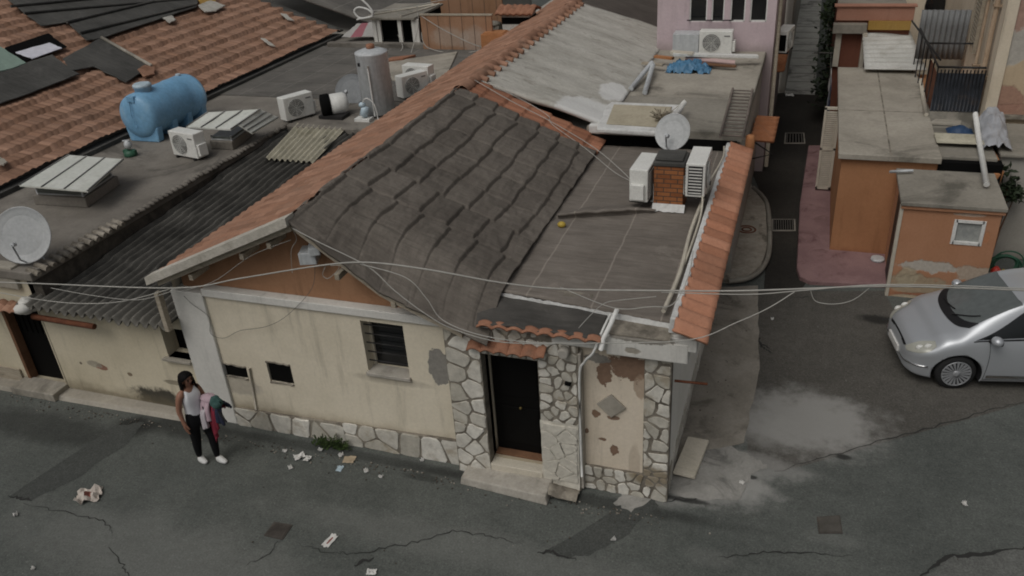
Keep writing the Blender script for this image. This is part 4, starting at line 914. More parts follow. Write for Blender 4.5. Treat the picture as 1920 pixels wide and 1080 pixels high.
mb = MB(); mb.box(rx0+.1, rx1, RY+.25, RY+2.5, rz_(38), rz_(30)); mb.build('balcony_floor', 'screed_grey', rd)
mb = MB(); mb.box(rx0+.1, rx0+.25, RY-.1, RY+.1, 2, rz_(60)); mb.build('porch_post', 'cream_paint', rd); mb = MB(); mb.box(ay(1612, 100, RY).x, ay(1620, 100, RY).x, RY-.3, RY, 2, rz_(58)); mb.build('porch_post', 'cream_paint', rd)
a, b, c, d = az(1621, 129, 2.42), az(1738, 131, 2.42), az(1704, 54, 2.95), az(1617, 58, 2.95)
mb = MB(); mb.grid(lambda u, v: (lambda p: (p.x, p.y, p.z+.012*math.sin(2*math.pi*v*9)))(a.lerp(b, u).lerp(d.lerp(c, u), v)), 8, 80); o = mb.build('porch_roof', 'white_sheet', rd); o.modifiers.new('thick', 'SOLIDIFY').thickness = .03
# railed stairwell beside the tall house
st = thing('stair_railing', 'dark metal balcony railing round the stairwell beside the tall house', 'railing', (3.2, 21, OZ))
yA = az(1745, 205, OZ).y; xA, xB = 2.72, 3.66
mb = MB(); mb.box(xA, xB, yA-.01, yA+.01, OZ-.02, OZ+.82)
for i in range(14): xx = xA+(xB-xA)*i/13; mb.tube([(xx, yA-.02, OZ-.03), (xx, yA-.02, OZ+.9)], .016, 5)
mb.build('front_panel', 'rail_metal', st)
mb = MB(); mb.tube([(xA, yA, OZ+.95), (xB, yA, OZ+.95)], .025, 6); mb.tube([(xA, yA, OZ+.95), (xA-.15, yA+3.2, OZ+1.1)], .025, 6); mb.tube([(xB, yA+2.0, OZ+1.0), (xA-.05, yA+2.0, OZ+1.0)], .022, 6)
mb.tube([(xA-.4, yA+2.8, OZ+1.35), (xA+.1, yA+.6, OZ+.95)], .022, 6)
for i in range(7): t = i/6; mb.tube([(xA-.15*t, yA+3.2*t, OZ+.0), (xA-.15*t, yA+3.2*t, OZ+.95+.15*t)], .016, 5)
mb.build('handrail', 'dark_metal', st)
mb = MB(); mb.box(xA-.02, xA, yA, yA+1.2, OZ, OZ+.8); mb.build('side_panel', 'rust', st)
mb = MB(); mb.box(xA, xB, yA+.05, yA+3, .4, .5); mb.build('stairwell_shade', 'black', st)  # black sheet added as the darkness down the open stairwell
pn = thing('corrugated_screen', 'grey corrugated screen behind the stairwell railing', 'screen', (3.0, yA+3.2, OZ))
mb = MB(); mb.grid(lambda u, v: (2.55+1.1*u, yA+3.1+.025*math.sin(u*2*math.pi*9), OZ+.35+1.2*v), 90, 3); o = mb.build('sheet', 'galv_dark', pn); o.modifiers.new('thick', 'SOLIDIFY').thickness = .01
bh = thing('beige_house', 'beige house with an arched dark opening beyond the corrugated screen', 'house', (3, 30, 0))
mb = MB(); mb.box(2.6, 3.70, 28.5, 34, 0, 9); mb.build('wall', 'tall_side', bh)
ar = ay(1752, 18, 28.45); mb = MB(); mb.sphere((ar.x, 28.49, ar.z), (.28, .03, .75), 18); mb.build('arched_window', 'window_glass', bh)
# wall closing the alley on the right of the far path
fw = thing('garden_wall', 'dark mossy garden wall along the far alley path', 'wall', (.9, 32, 0))
mb = MB(); mb.box(.95, 1.15, 27, 55, 0, 2.2); mb.build('masonry', 'grey_plaster', fw, .03)
# ------------------------------------------------------------------ rooftop equipment
def make_ac(label, loc, rz, back=False, front='ac_grey', group='air conditioning units on the roofs'):
    t = thing('air_conditioner', label, 'air conditioner', loc, rz, group)
    m_ = MB(); m_.box(-.40, .40, -.15, .15, .05, .60); m_.build('case', 'ac_white', t, .015, world=False)
    m_ = MB(); m_.lathe([(.215, 0), (.215, .012), (.20, .018)], (-.10, -.148, .325), (0, -1, 0), 28)
    m_.build('fan_guard', front, t, world=False)
    m_ = MB()
    for r_ in (.06, .10, .14, .18, .215): m_.tube([(-.10+r_*math.cos(2*math.pi*i/24), -.172, .325+r_*math.sin(2*math.pi*i/24)) for i in range(24)], .004, 4, closed=True)
    for i in range(4): a = math.pi*i/4; m_.tube([(-.10-.215*math.cos(a), -.172, .325-.215*math.sin(a)), (-.10+.215*math.cos(a), -.172, .325+.215*math.sin(a))], .004, 4)
    m_.build('fan_wires', 'ac_white', t, world=False)
    m_ = MB(); m_.box(.40, .47, -.12, .10, .10, .36); m_.build('valve_cover', 'ac_white', t, .01, world=False)
    for sx in (-.28, .28): m_ = MB(); m_.box(sx-.03, sx+.03, -.17, .17, 0, .05); m_.build('foot', 'dark_metal', t, world=False)
    m_ = MB(); m_.box(-.36, .36, .15, .156, .09, .56, 0)
    for i in range(9): m_.box(-.35, .35, .156, .162, .11+.05*i, .135+.05*i, 1)
    m_.build('rear_fins', ['dark_metal', 'ac_white'], t, world=False)
    m_ = MB(); m_.box(.20, .34, -.156, -.15, .47, .50); m_.build('badge', 'ac_grey', t, world=False)
    return t
ac = make_ac('white air conditioner with its fan facing the street in front of the blue tank', (*az(360, 294, 2.5).xy, 2.5), R(-12))
p = az(560, 222, 2.5); dup(ac, (p.x, p.y, 2.5), R(62), 'white air conditioner standing alone on the felt right of the blue tank')
p = az(775, 178, 2.5); dup(ac, (p.x-.05, p.y+.55, 2.55), R(-8), 'white air conditioner with grey fan right of the tall cylinder tank')
dup(ac, (p.x+.05, p.y-.1, 2.5), R(60), 'white topped air conditioner next to the ridge, in front of another unit')
cc = ay(1205, 372, 12.55); a5 = dup(ac, (cc.x, 12.68, cc.z), R(-93), 'white air conditioner bracketed to the left side of the brick chimney')
c6 = ay(1308, 358, 12.6); a6 = dup(ac, (c6.x, 12.62, c6.z), R(90), 'white air conditioner hung right of the brick chimney with black fins towards the street')
m_ = MB(); m_.box(-.402, -.406, -.11, .11, .09, .56, 0)
for i in range(9): m_.box(-.406, -.412, -.10, .10, .11+.05*i, .128+.05*i, 1)
m_.build('side_fins', ['dark_metal', 'ac_white'], a6, world=False)
for (tt, xs) in ((a5, cx0), (a6, cx1)):
    x_ = tt.location.x; z_ = tt.location.z
    for yy in (12.45, 12.85):
        m_ = MB(); m_.tube([(x_, yy, z_-.0), (xs, yy, z_-.0), (xs, yy, z_+.3)], .018, 5)
        o = m_.build('bracket', 'white_paint', house)
p = ay(1342, 93, 21.35); dup(ac, (p.x, 21.35, FZ), R(0), 'white air conditioner below the windows of the pink house')
p = ay(1466, 96, 22.9); t8 = dup(ac, (-.62, 22.9, ay(1466, 96, 22.9).z), R(80), 'slim white air conditioner with a black front on the alley side of the pink house')
m_ = MB(); m_.box(-.412, -.404, -.12, .12, .10, .50); m_.build('front_panel', 'black', t8, world=False)
def make_dish(label, c, r, nrm, base, mat='dish', group='satellite dishes'):
    c = Vector(c); nrm = Vector(nrm).normalized(); t = thing('satellite_dish', label, 'satellite dish', base, 0, group)
    m_ = MB(); n_ = 8; pr = [(r*i/n_, .16*r*(i/n_)**2) for i in range(n_+1)]; pr += [(r*1.01, .16*r+.012), (r*.985, .16*r+.015)]
    m_.lathe([(a, b-.02) for a, b in pr[:-1]], c, nrm, 36); b_ = MB()
    m2 = MB(); m2.lathe([(r*1.0, .13*r-.02), (r*1.02, .16*r-.02), (r*1.0, .19*r-.02), (r*.97, .165*r-.02)]+[(r*.97*(1-i/7), .165*r*(1-i/7)**2+.0) for i in range(1, 8)], c, nrm, 36)
    m2.build('reflector', mat, t)
    up = Vector((0, 0, 1)); dn = (-up+nrm*nrm.z).normalized()
    m_ = MB(); e = c+dn*r*.30+nrm*r*.85; m_.tube([c+dn*r*.98, c+dn*r*.85+nrm*r*.45, e], .016, 5); m_.build('feed_arm', 'galv', t)
    m_ = MB(); m_.tube([e, e-nrm*.10], .035, 8); m_.build('feed_horn', 'galv', t)
    b = Vector(base); m_ = MB(); m_.tube([b, (b.x, b.y, c.z-.12)], .028, 8); m_.tube([(b.x, b.y, c.z-.12), c-nrm*.06], .03, 6)
    m_.tube([b+Vector((.2, -.12, 0)), (b.x, b.y, b.z+(c.z-b.z)*.5)], .012, 5); m_.tube([b+Vector((-.2, -.12, 0)), (b.x, b.y, b.z+(c.z-b.z)*.5)], .012, 5); m_.build('mast', 'galv', t)
    return t
vd = Vector((-.1, -.87, .42))
c = ay(45, 441, 9.15); make_dish('large pale satellite dish at the left edge above the tiled eave', c, .47, (.35, -.86, .40), (c.x+.05, 9.28, 2.5))
c = ay(659, 170, 18.6); make_dish('dull grey satellite dish half hidden behind the tall cylinder tank', c, .42, (.1, -.8, .55), (c.x+.05, 18.75, 2.5), 'dish_dark')
c = ay(1262, 248, 13.6); make_dish('grey satellite dish standing behind the brick chimney', c, .31, (-.25, -.85, .45), (c.x+.02, 13.75, 2.85))
# blue tank
bt_ = thing('water_tank', 'bright blue plastic water tank lying on the flat roof', 'water tank', (-14.45, 15.7, 2.5))
TXc, TZc, TR = -14.52, 3.10, .52
def tnk(o, y0, y1):
    pr = [(.05, 0), (.30, .015), (.44, .05), (.50, .11), (TR, .2)]
    L = y1-y0; q = pr+[(TR*.995, L*.33), (TR*1.012, L*.36), (TR*.995, L*.39), (TR*.995, L*.62), (TR*1.012, L*.65), (TR*.995, L*.68), (TR, L-.2)]+[(r_, L-h) for r_, h in reversed(pr)]
    o.lathe(q, (TXc, y0, TZc), (0, 1, 0), 40)
m_ = MB(); tnk(m_, 14.75, 16.85); m_.build('tank', 'blue_plastic', bt_)
m_ = MB()
for yy in (14.95, 15.5, 16.05, 16.6):
    m_.hexa([(TXc-.40, yy-.10, 2.5), (TXc+.42, yy-.10, 2.5), (TXc+.42, yy+.10, 2.5), (TXc-.40, yy+.10, 2.5)], [(TXc-.46, yy-.09, 2.86), (TXc+.47, yy-.09, 2.86), (TXc+.47, yy+.09, 2.86), (TXc-.46, yy+.09, 2.86)])
m_.build('cradle_feet', 'blue_plastic', bt_, .03)
m_ = MB(); m_.lathe([(.19, 0), (.19, .12), (.21, .12), (.21, .18), (.17, .21)], (TXc, 15.25, TZc+TR-.05), (0, 0, 1), 24); m_.build('lid', 'pale_blue', bt_)
m_ = MB(); m_.box(TXc-.10, TXc+.10, 14.76, 14.98, TZc+.36, TZc+.50); m_.tube([(TXc, 14.74, TZc+.4), (TXc-.02, 14.70, TZc+.1), (TXc, 14.73, TZc-.2)], .012, 5); m_.build('outlet', 'blue_plastic', bt_, .02)
m_ = MB(); m_.lathe([(.06, 0), (.06, .06)], (TXc, 16.5, TZc+TR-.02), (0, 0, 1), 12); m_.build('vent_cap', 'pale_blue', bt_)
# tall cylinder tank
cy = thing('storage_tank', 'tall grey cylindrical metal tank beside the roof ridge', 'water tank', (-9.80, 17.7, 2.5))
m_ = MB(); m_.lathe([(.36, 0), (.39, .03), (.385, 1.42), (.395, 1.44), (.385, 1.47), (.25, 1.52), (.08, 1.55)], (-9.80, 17.7, 2.52), (0, 0, 1), 36); m_.build('tank', 'galv', cy)
m_ = MB(); m_.lathe([(.10, 0), (.10, .10), (.06, .12)], (-9.80, 17.7, 4.05), (0, 0, 1), 16); m_.build('filler_cap', 'terracotta', cy)
m_ = MB(); m_.tube(catmull([(-9.72, 17.29, 3.75), (-9.71, 17.28, 3.2), (-9.70, 17.27, 2.55)], 4), .02, 6); m_.build('pipe', 'pvc', cy)
m_ = MB(); m_.box(-10.0, -9.94, 17.33, 17.36, 3.72, 3.80); m_.build('gauge', 'dark_metal', cy)
# small boiler with the black end, valves, pots
c = az(622, 222, 2.5)
bo = thing('boiler', 'small white boiler drum with a black end lying by the tall tank', 'boiler', (c.x, c.y, 2.5))
ax_ = Vector((.75, .55, 0)).normalized(); o_ = Vector((c.x-.28, c.y+.05, 2.78))
m_ = MB(); m_.lathe([(.12, .22), (.25, .24), (.26, .55), (.2, .64), (.05, .68)], o_, ax_, 20); m_.build('drum', 'white_paint', bo)
m_ = MB(); m_.lathe([(.20, .0), (.27, .02), (.28, .20), (.26, .23)], o_, ax_, 20); m_.build('end_cover', 'black', bo)
m_ = MB(); m_.box(c.x-.3, c.x+.35, c.y-.1, c.y+.3, 2.5, 2.58); m_.build('base', 'dark_metal', bo)
c = az(683, 226, 2.5); pu = thing('water_pump', 'small pale water pump with hoses at the foot of the tall tank', 'pump', (c.x, c.y, 2.5))
m_ = MB(); m_.lathe([(.05, 0), (.10, .02), (.10, .22), (.05, .25)], (c.x, c.y, 2.6), (.3, .2, 1), 12); m_.sphere((c.x, c.y+.02, 2.88), (.09, .09, .07), 10); m_.build('motor', 'pale_blue', pu)
m_ = MB(); m_.box(c.x-.2, c.x+.2, c.y-.12, c.y+.12, 2.5, 2.57); m_.build('base_plate', 'white_paint', pu)
m_ = MB(); m_.tube(catmull([(c.x, c.y, 2.9), (c.x+.15, c.y-.02, 3.05), (c.x+.33, c.y, 2.9), (c.x+.38, c.y, 2.55)], 6), .014, 6); m_.build('hose', 'pvc', pu)
c = az(246, 292, 2.5); vv = thing('pipe_valve', 'green and silver pipe valve on the roof left of the blue tank', 'valve', (c.x, c.y, 2.5))
m_ = MB(); m_.lathe([(.13, 0), (.15, .03), (.12, .12), (.05, .14)], (c.x, c.y, 2.5), (0, 0, 1), 14); m_.box(c.x-.16, c.x+.16, c.y-.04, c.y+.04, 2.56, 2.64); m_.build('body', 'hose', vv)
m_ = MB(); m_.sphere((c.x, c.y, 2.76), (.09, .09, .10), 12); m_.tube([(c.x-.12, c.y, 2.84), (c.x+.08, c.y, 2.86)], .02, 6); m_.build('handle', 'galv', vv)
# glazed roof canopies
def canopy(label, tops, curb, zb, seams=3, name='skylight'):
    c_ = sum(curb, Vector())/4; t = thing(name, label, 'skylight', (c_.x, c_.y, zb), 0, 'glazed canopies over the roof shafts')
    for q_ in tops:
        m_ = MB(); m_.slab(q_, (0, 0, .03)); m_.build('panel', 'glass_panel', t)
        m_ = MB()
        for s_ in range(seams+1): u = s_/seams; m_.tube([q_[0].lerp(q_[1], u)+Vector((0, 0, .035)), q_[3].lerp(q_[2], u)+Vector((0, 0, .035))], .018, 5)
        m_.build('glazing_bars', 'alu_dark', t)
    m_ = MB(); m_.hexa([(p_.x, p_.y, zb) for p_ in curb], [(p_.x, p_.y, zb+.20) for p_ in curb]); m_.build('curb', 'flat_roof', t, .02)
    ins = [c_.lerp(p_, .86) for p_ in curb]; zt = min(p_.z for q_ in tops for p_ in q_)
    m_ = MB(); m_.hexa([(p_.x, p_.y, zb+.2) for p_ in ins], [(p_.x, p_.y, zt-.02) for p_ in ins]); m_.build('shaft_glass', 'shaft_glass', t)
    m_ = MB()
    for i in range(4):
        a, b = ins[i], ins[(i+1) % 4]
        m_.tube([(a.x, a.y, zb+.18), (a.x, a.y, zt+.01)], .025, 4); m_.tube([(a.x, a.y, zb+.21), (b.x, b.y, zb+.21)], .02, 4)
    m_.build('posts', 'alu', t)
    return t
zt = 2.98
canopy('flat glazed canopy of three white panels at the left edge of the roof', [[az(37, 350, zt), az(165, 361, zt), az(232, 301, zt+.03), az(130, 293, zt+.03)]], [az(66, 384, 2.5), az(165, 390, 2.5), az(226, 346, 2.5), az(128, 340, 2.5)], 2.5)
canopy('gabled glazed canopy with a raised side panel behind the white air conditioner',
       [[az(350, 240, 2.98), az(433, 245, 2.98), az(488, 207, 3.12), az(390, 213, 3.12)], [az(447, 236, 3.04), az(473, 252, 2.80), az(522, 222, 2.80), az(488, 207, 3.10)]],
       [az(396, 280, 2.5), az(438, 282, 2.5), az(478, 252, 2.5), az(436, 250, 2.5)], 2.5, 3)
# rear rooftop structures
RYc = 24.3
cab = thing('roof_cabin', 'small rooftop shelter with two dark openings and white posts', 'shelter', (-12.5, RYc, 2.5))
def qx(px, py, y): return ay(px, py, y)
x0_, x1_ = qx(700, 70, RYc).x, qx(783, 70, RYc).x; zb_, zt_ = 2.62, qx(740, 36, RYc).z
m_ = MB(); m_.box(x0_, x1_, RYc+.35, RYc+2.0, 2.5, zt_); m_.box(x0_, x1_, RYc, RYc+.35, 2.5, zb_+.06); m_.build('wall', 'black', cab)
for px in (704, 712, 751, 777, 783): xx = qx(px, 60, RYc).x; m_ = MB(); m_.box(xx-.06, xx+.06, RYc-.03, RYc+.06, 2.55, zt_); m_.build('post', 'white_plaster', cab)
m_ = MB(); m_.box(x0_-.2, x1_+.02, RYc-.12, RYc+2.2, zt_, zt_+.07); m_.build('roof', 'screed_grey', cab, .01)
m_ = MB(); m_.box(x0_-1.6, x1_+.3, RYc-.25, RYc, 2.50, 2.66); m_.build('sill', 'flat_roof', cab, .02)
m_ = MB(); m_.tube([(x0_-.1, RYc+.1, zt_+.09), (x1_-.2, RYc+1.9, zt_+.09)], .03, 5); m_.tube([(x1_-.5, RYc, zt_+.08), (x1_, RYc+1.9, zt_+.1)], .035, 5); m_.build('roof_battens', 'cream_paint', cab)
mt = thing('faded_mat', 'faded red and white sheet lying left of the rooftop shelter', 'mat', (*az(670, 58, 2.7).xy, 2.6))
m_ = MB(); q_ = [az(640, 70, 2.66), az(706, 68, 2.66), az(706, 40, 2.95), az(668, 45, 2.95)]
m_.grid(lambda u, v: q_[0].lerp(q_[1], u).lerp(q_[3].lerp(q_[2], u), v)+Vector((0, 0, .03*fbm(u*5, v*5))), 12, 8, km=lambda i, j: 1 if 2 < i < 7 else 0); m_.build('sheet', ['paper_grey', 'faded_red'], mt)
lp = tag(MB(), None, None) if False else None
m_ = MB(); q_ = [ay(664, -12, 24), ay(690, 10, 24), ay(699, 28, 24), ay(676, 34, 24), ay(664, 22, 24), ay(672, 14, 24), ay(690, 18, 24), ay(699, 30, 24), ay(672, 36, 24), ay(670, 38, 24)]
tag(m_ and (m_.tube(catmull(q_, 6), .03, 6) or m_).build('hose', 'pvc'), 'looped white hose hanging above the rooftop shelter', 'hose')
def fence(label, px0, px1, pyt, y, zb, th_=.08, step=True):
    a, b = ay(px0, pyt, y), ay(px1, pyt, y); t = thing('roof_screen', label, 'screen', ((a.x+b.x)/2, y, zb), 0, 'weathered terracotta screens on the back roof')
    m_ = MB(); m_.box(a.x, b.x, y, y+th_, zb, a.z); m_.build('panel', 'wood_fence', t, .01)
    m_ = MB(); m_.box(a.x, b.x+.02, y-.02, y+th_+.02, a.z, a.z+.04); m_.build('coping', 'old_wood', t)
    m_ = MB()
    for i in range(6): x_ = a.x+(b.x-a.x)*(i+.5)/6; m_.box(x_, x_+.015, y-.008, y, zb, a.z)
    m_.build('joints', 'wood_dark', t); return t
fence('wide weathered terracotta screen wall right of the rooftop shelter', 787, 921, 29, 24.0, 2.5)
fence('second terracotta screen wall rising farther back, under the top edge', 806, 940, -14, 27.5, 2.5)
m_ = MB(); a = ay(905, 62, 23.9); m_.box(a.x, a.x+.72, 23.7, 24.3, 2.5, a.z); m_.box(a.x+.05, a.x+.68, 23.75, 24.25, a.z, a.z+.03); tag(m_.build('brick_pier', 'wood_orange', None, .02), 'low orange block against the ridge beside the terracotta screen', 'block')
m_ = MB(); a = az(925, 44, 3.0); m_.box(a.x-.25, a.x+.25, a.y-.2, a.y+.2, 2.6, 2.95); m_.lathe([(.25, 0), (.27, .06), (.1, .12)], (a.x, a.y, 2.95), (0, 0, 1), 12); tag(m_.build('vent_cowl', 'screed_grey'), 'grey vent cowl on the back roof left of the ridge', 'vent')
a = ay(972, 26, 25.5); tc = thing('tiled_chimney', 'squat chimney with a small tiled cap at the top of the picture', 'chimney', (a.x, 25.5, 2.5))
m_ = MB(); m_.box(a.x-.45, a.x+.45, 25.2, 25.9, 2.5, a.z+.05); m_.build('stack', 'white_plaster', tc)
m_ = MB(); m_.box(a.x-.46, a.x+.46, 25.19, 25.91, a.z-.25, a.z-.05); m_.build('opening', 'black', tc)
m_ = MB(); m_.grid(lambda u, v: (a.x-.62+1.24*u, 25.0+1.0*v, a.z+.10+.16*(1-abs(2*v-1))+.035*abs(math.sin(math.pi*u*6))), 48, 8); o = m_.build('tiled_cap', 'terracotta', tc); o.modifiers.new('thick', 'SOLIDIFY').thickness = .08
m_ = MB(); q_ = [az(722, 118, 2.53), az(858, 98, 2.53), az(830, 160, 2.53), az(800, 165, 2.53), az(735, 150, 2.53)]; m_.slab([(p_.x, p_.y, 2.5) for p_ in q_], (0, 0, .06)); m_.build('concrete_pad', 'screed', fl, .015)
a, b = az(755, 110, 2.6), az(715, 115, 2.6); m_ = MB(); m_.slab([Vector((a.x, a.y, 2.53)), Vector((a.x+.2, a.y+.5, 2.53)), Vector((b.x+.1, b.y+.5, 2.53)), Vector((b.x, b.y, 2.53))], (0, 0, .08)); tag(m_.build('loose_boards', 'terracotta', None, .01), 'orange board lying behind the tall cylinder tank', 'board')
# back roof clutter
def board(label, a, b, wdt, th_, mat, z, name='plank', grp='boards and poles left on the back roof', tube=False):
    m_ = MB(); a, b = Vector(a), Vector(b)
    if tube: m_.tube([a, b], wdt, 8)
    else:
        d_ = (b-a).normalized(); nn = Vector((-d_.y, d_.x, 0)).normalized()*wdt/2
        m_.slab([a-nn, b-nn, b+nn, a+nn], (0, 0, th_))
    tag(m_.build(name, mat, None, .004), label, 'plank' if not tube else 'pole', grp)
Zr = FZ+.02
board('pale long board lying on top of the timber pile', az(1262, 104, Zr+.30), az(1421, 108, Zr+.16), .17, .06, 'white_paint', 0)
board('pinkish pole below the pale long board', az(1285, 110, Zr+.20), az(1378, 118, Zr+.10), .065, .05, 'pink_pole', 0, 'pole', tube=True)
board('beige plank end sticking out over the blue tarpaulin', az(1258, 100, Zr+.32), az(1300, 103, Zr+.30), .18, .06, 'cream_paint', 0)
board('brown board under the pinkish pole', az(1280, 118, Zr+.10), az(1380, 126, Zr+.06), .12, .04, 'brown_wood', 0)
board('short weathered plank left of the blue tarpaulin', az(1205, 120, Zr+.10), az(1243, 124, Zr+.12), .12, .05, 'old_wood', 0)
board('orange painted plank left of the blue tarpaulin', az(1228, 108, Zr+.14), az(1262, 112, Zr+.16), .10, .06, 'wood_orange', 0)
board('left metal pipe leaning on the cement slope edge', az(1183, 166, Zr+.05), az(1222, 118, Zr+.2), .055, 0, 'galv', 0, 'metal_pipe', 'two metal pipes on the back roof', True)
board('right metal pipe beside the blue tarpaulin', az(1209, 173, Zr+.05), az(1224, 122, Zr+.2), .055, 0, 'galv', 0, 'metal_pipe', 'two metal pipes on the back roof', True)
c = az(1290, 130, Zr); m_ = MB()
m_.grid(lambda u, v: (c.x-.48+1.02*u, c.y-.35+.7*v, Zr+.24*math.sin(math.pi*u)*math.sin(math.pi*v)*(1-.4*u)+.16*max(0, fbm(u*5, v*4, 2))+.07*fbm(u*14, v*12, 3)), 40, 30)
tag(m_.build('tarpaulin', 'blue_tarp'), 'crumpled blue tarpaulin beside the timber on the back roof', 'tarpaulin')
ld = thing('ladder', 'thin rusty ladder lying on the back flat roof', 'ladder', (*az(1380, 212, Zr).xy, Zr))
A, B, Cc, D = az(1350, 257, Zr+.05), az(1393, 259, Zr+.05), az(1411, 168, Zr+.05), az(1374, 166, Zr+.05)
for a, b in ((A, D), (B, Cc)): m_ = MB(); m_.tube([a, b], .028, 5); m_.build('rail', 'ladder_metal', ld)
for i in range(14): m_ = MB(); u = (i+.5)/14; m_.tube([A.lerp(D, u), B.lerp(Cc, u)], .016, 5); m_.build('rung', 'ladder_metal', ld)
c = az(1222, 216, FZ+.1); m_ = MB()
for i in range(120):
    d_ = Vector((rnd.uniform(-1, 1), rnd.uniform(-1, 1), rnd.uniform(0, .8))); p_ = Vector((az(1243, 222, FZ+.15).x, az(1243, 222, FZ+.15).y, FZ+.15)); m_.tube([p_+d_*.05, p_+d_*.28*rnd.uniform(.5, 1)], .009, 3)
tag(m_.build('dry_twigs', 'old_wood'), 'bundle of dry twigs by the white framed roof light', 'twigs')
m_ = MB(); c = az(1053, 421, 2.9); m_.sphere(c, (.07, .06, .05), 10); tag(m_.build('sponge', 'yellow'), 'small yellow lump lying on the felt terrace', 'sponge')
m_ = MB(); c = ay(1315, 340, 13.3)
m_.tube(catmull([(-1.35, 13.4, 2.95), (-1.36, 12.6, 3.0), (-1.40, 11.5, 2.93), (-1.36, 10.2, 2.92), (-1.40, 9.1, 2.93)], 6), .03, 6); m_.tube(catmull([(-1.45, 12.4, 3.1), (-1.33, 12.2, 3.2), (-1.31, 11.8, 3.0), (-1.34, 10.5, 2.9)], 6), .016, 5)
m_.tube(catmull([(-1.30, 15.1, 3.0), (-1.24, 14.3, 3.08), (-1.34, 13.4, 3.02)], 5), .016, 5); m_.build('roof_pipes', 'cream_paint', house)

# alley awnings, shrubs, laundry
aw = thing('tiled_awning', 'orange tiled awning over a doorway by the drain in the alley', 'awning', (-.8, 16.6, 1.9))
q_ = [az(1408, 262, 2.2), az(1452, 266, 1.95), az(1462, 219, 1.95), az(1420, 216, 2.2)]
m_ = MB(); m_.grid(lambda u, v: q_[0].lerp(q_[1], u).lerp(q_[3].lerp(q_[2], u), v)+Vector((0, 0, .03*abs(math.sin(math.pi*v*5)))), 6, 50); o = m_.build('tiles', 'awning', aw); o.modifiers.new('thick', 'SOLIDIFY').thickness = .05
m_ = MB()
for p_ in (q_[0], q_[3]): m_.tube([p_, (q_[1].x if p_ is q_[0] else q_[2].x, p_.y, 1.9), (p_.x, p_.y, 1.75)], .02, 5)
m_.build('bracket', 'dark_metal', aw)
aw2 = thing('tiled_awning', 'small dark orange tiled awning below the alley air conditioner', 'awning', (-.8, 22.3, 2.3))
q_ = [az(1443, 135, 2.5), az(1471, 133, 2.3), az(1479, 95, 2.3), az(1453, 97, 2.5)]
m_ = MB(); m_.grid(lambda u, v: q_[0].lerp(q_[1], u).lerp(q_[3].lerp(q_[2], u), v)+Vector((0, 0, .03*abs(math.sin(math.pi*v*6)))), 6, 50); o = m_.build('tiles', 'awning', aw2); o.modifiers.new('thick', 'SOLIDIFY').thickness = .05
m_ = MB(); a = ay(1404, 282, 15.35); m_.lathe([(.075, -.02), (.085, .0), (.085, .26), (.06, .28)], (-.86, 15.4, 2.86), (0, 0, 1), 12); tag(m_.build('clay_pipe', 'wood_orange'), 'upright orange clay pipe at the far end of the tiled coping', 'pipe')
def bush(label, c, r, n, mat, lf=.09, group=None, name='shrub'):
    c = Vector(c); t = thing(name, label, 'shrub', (c.x, c.y, 0), 0, group); m_ = MB(); rr = random.Random(hash(label) % 1000 if False else int(c.x*100+c.y*10))
    clumps = [Vector((c.x+rr.uniform(-1, 1)*r[0]*.75, c.y+rr.uniform(-1, 1)*r[1]*.75, c.z+rr.uniform(-1, 1)*r[2]*.8)) for _ in range(max(6, n//60))]
    for i in range(n):
        k_ = rr.choice(clumps); p_ = k_+Vector((rr.gauss(0, .14), rr.gauss(0, .16), rr.gauss(0, .16)))*max(r)
        d_ = Vector((rr.uniform(-1, 1), rr.uniform(-1, 1), rr.uniform(-.6, .9))).normalized(); s_ = d_.cross(Vector((rr.uniform(-1, 1), rr.uniform(-1, 1), 1))).normalized()
        L = lf*rr.uniform(.6, 1.4); m_.quad(p_, p_+d_*L*.5+s_*L*.25, p_+d_*L, p_+d_*L*.5-s_*L*.25)
    m_.build('crown', mat, t)
    m_ = MB()
    for k_ in clumps[:7]: m_.tube([(c.x, c.y, .0), (c.x+(k_.x-c.x)*.3, c.y+(k_.y-c.y)*.3, (k_.z)*.5), k_], .025, 5, r1=.008)
    m_.build('stems', 'brown_wood', t); return t
bush('tall dark shrub overhanging the far alley path', (.85, 30.5, 1.9), (.30, 1.4, 1.1), 1500, 'leaf_dark', .16, 'dark shrubs along the alley')
bush('broad dark shrub in front of the red porch', (.75, 26.3, 1.4), (.40, 1.1, 1.1), 1500, 'leaf_dark', .15, 'dark shrubs along the alley')
bush('yellowish green shrub farther up the alley path', (.70, 34, 2.0), (.25, 1.0, .9), 800, 'leaf', .16, 'dark shrubs along the alley')
wc = thing('weed', 'clump of green weeds growing at the foot of the stone plinth', 'plant', (*az(622, 838, 0).xy, 0))
m_ = MB(); c0_ = az(622, 838, 0); rr = random.Random(4)
for i in range(420):
    k_ = rr.choice((-.22, -.12, 0, .12, .24)); p_ = c0_+Vector((k_+rr.gauss(0, .05), rr.gauss(0, .035), rr.uniform(.0, .17 if abs(k_) < .2 else .11)))
    d_ = Vector((rr.uniform(-1, 1), rr.uniform(-1, .4), rr.uniform(0, 1))).normalized(); s_ = d_.cross(Vector((.3, .2, 1))).normalized(); L = rr.uniform(.03, .085)
    m_.quad(p_, p_+d_*L*.5+s_*L*.28, p_+d_*L, p_+d_*L*.5-s_*L*.28)
m_.build('leaves', 'leaf', wc)
m_ = MB()
for i in range(8): m_.tube([c0_+Vector((rr.uniform(-.15, .2), 0, 0)), c0_+Vector((rr.uniform(-.25, .28), -.03, .14))], .005, 4)
m_.build('stems', 'leaf', wc)
lr = thing('clothes_line', 'clothes line across the alley beside the orange house', 'clothes line', (.6, 23.2, 0))
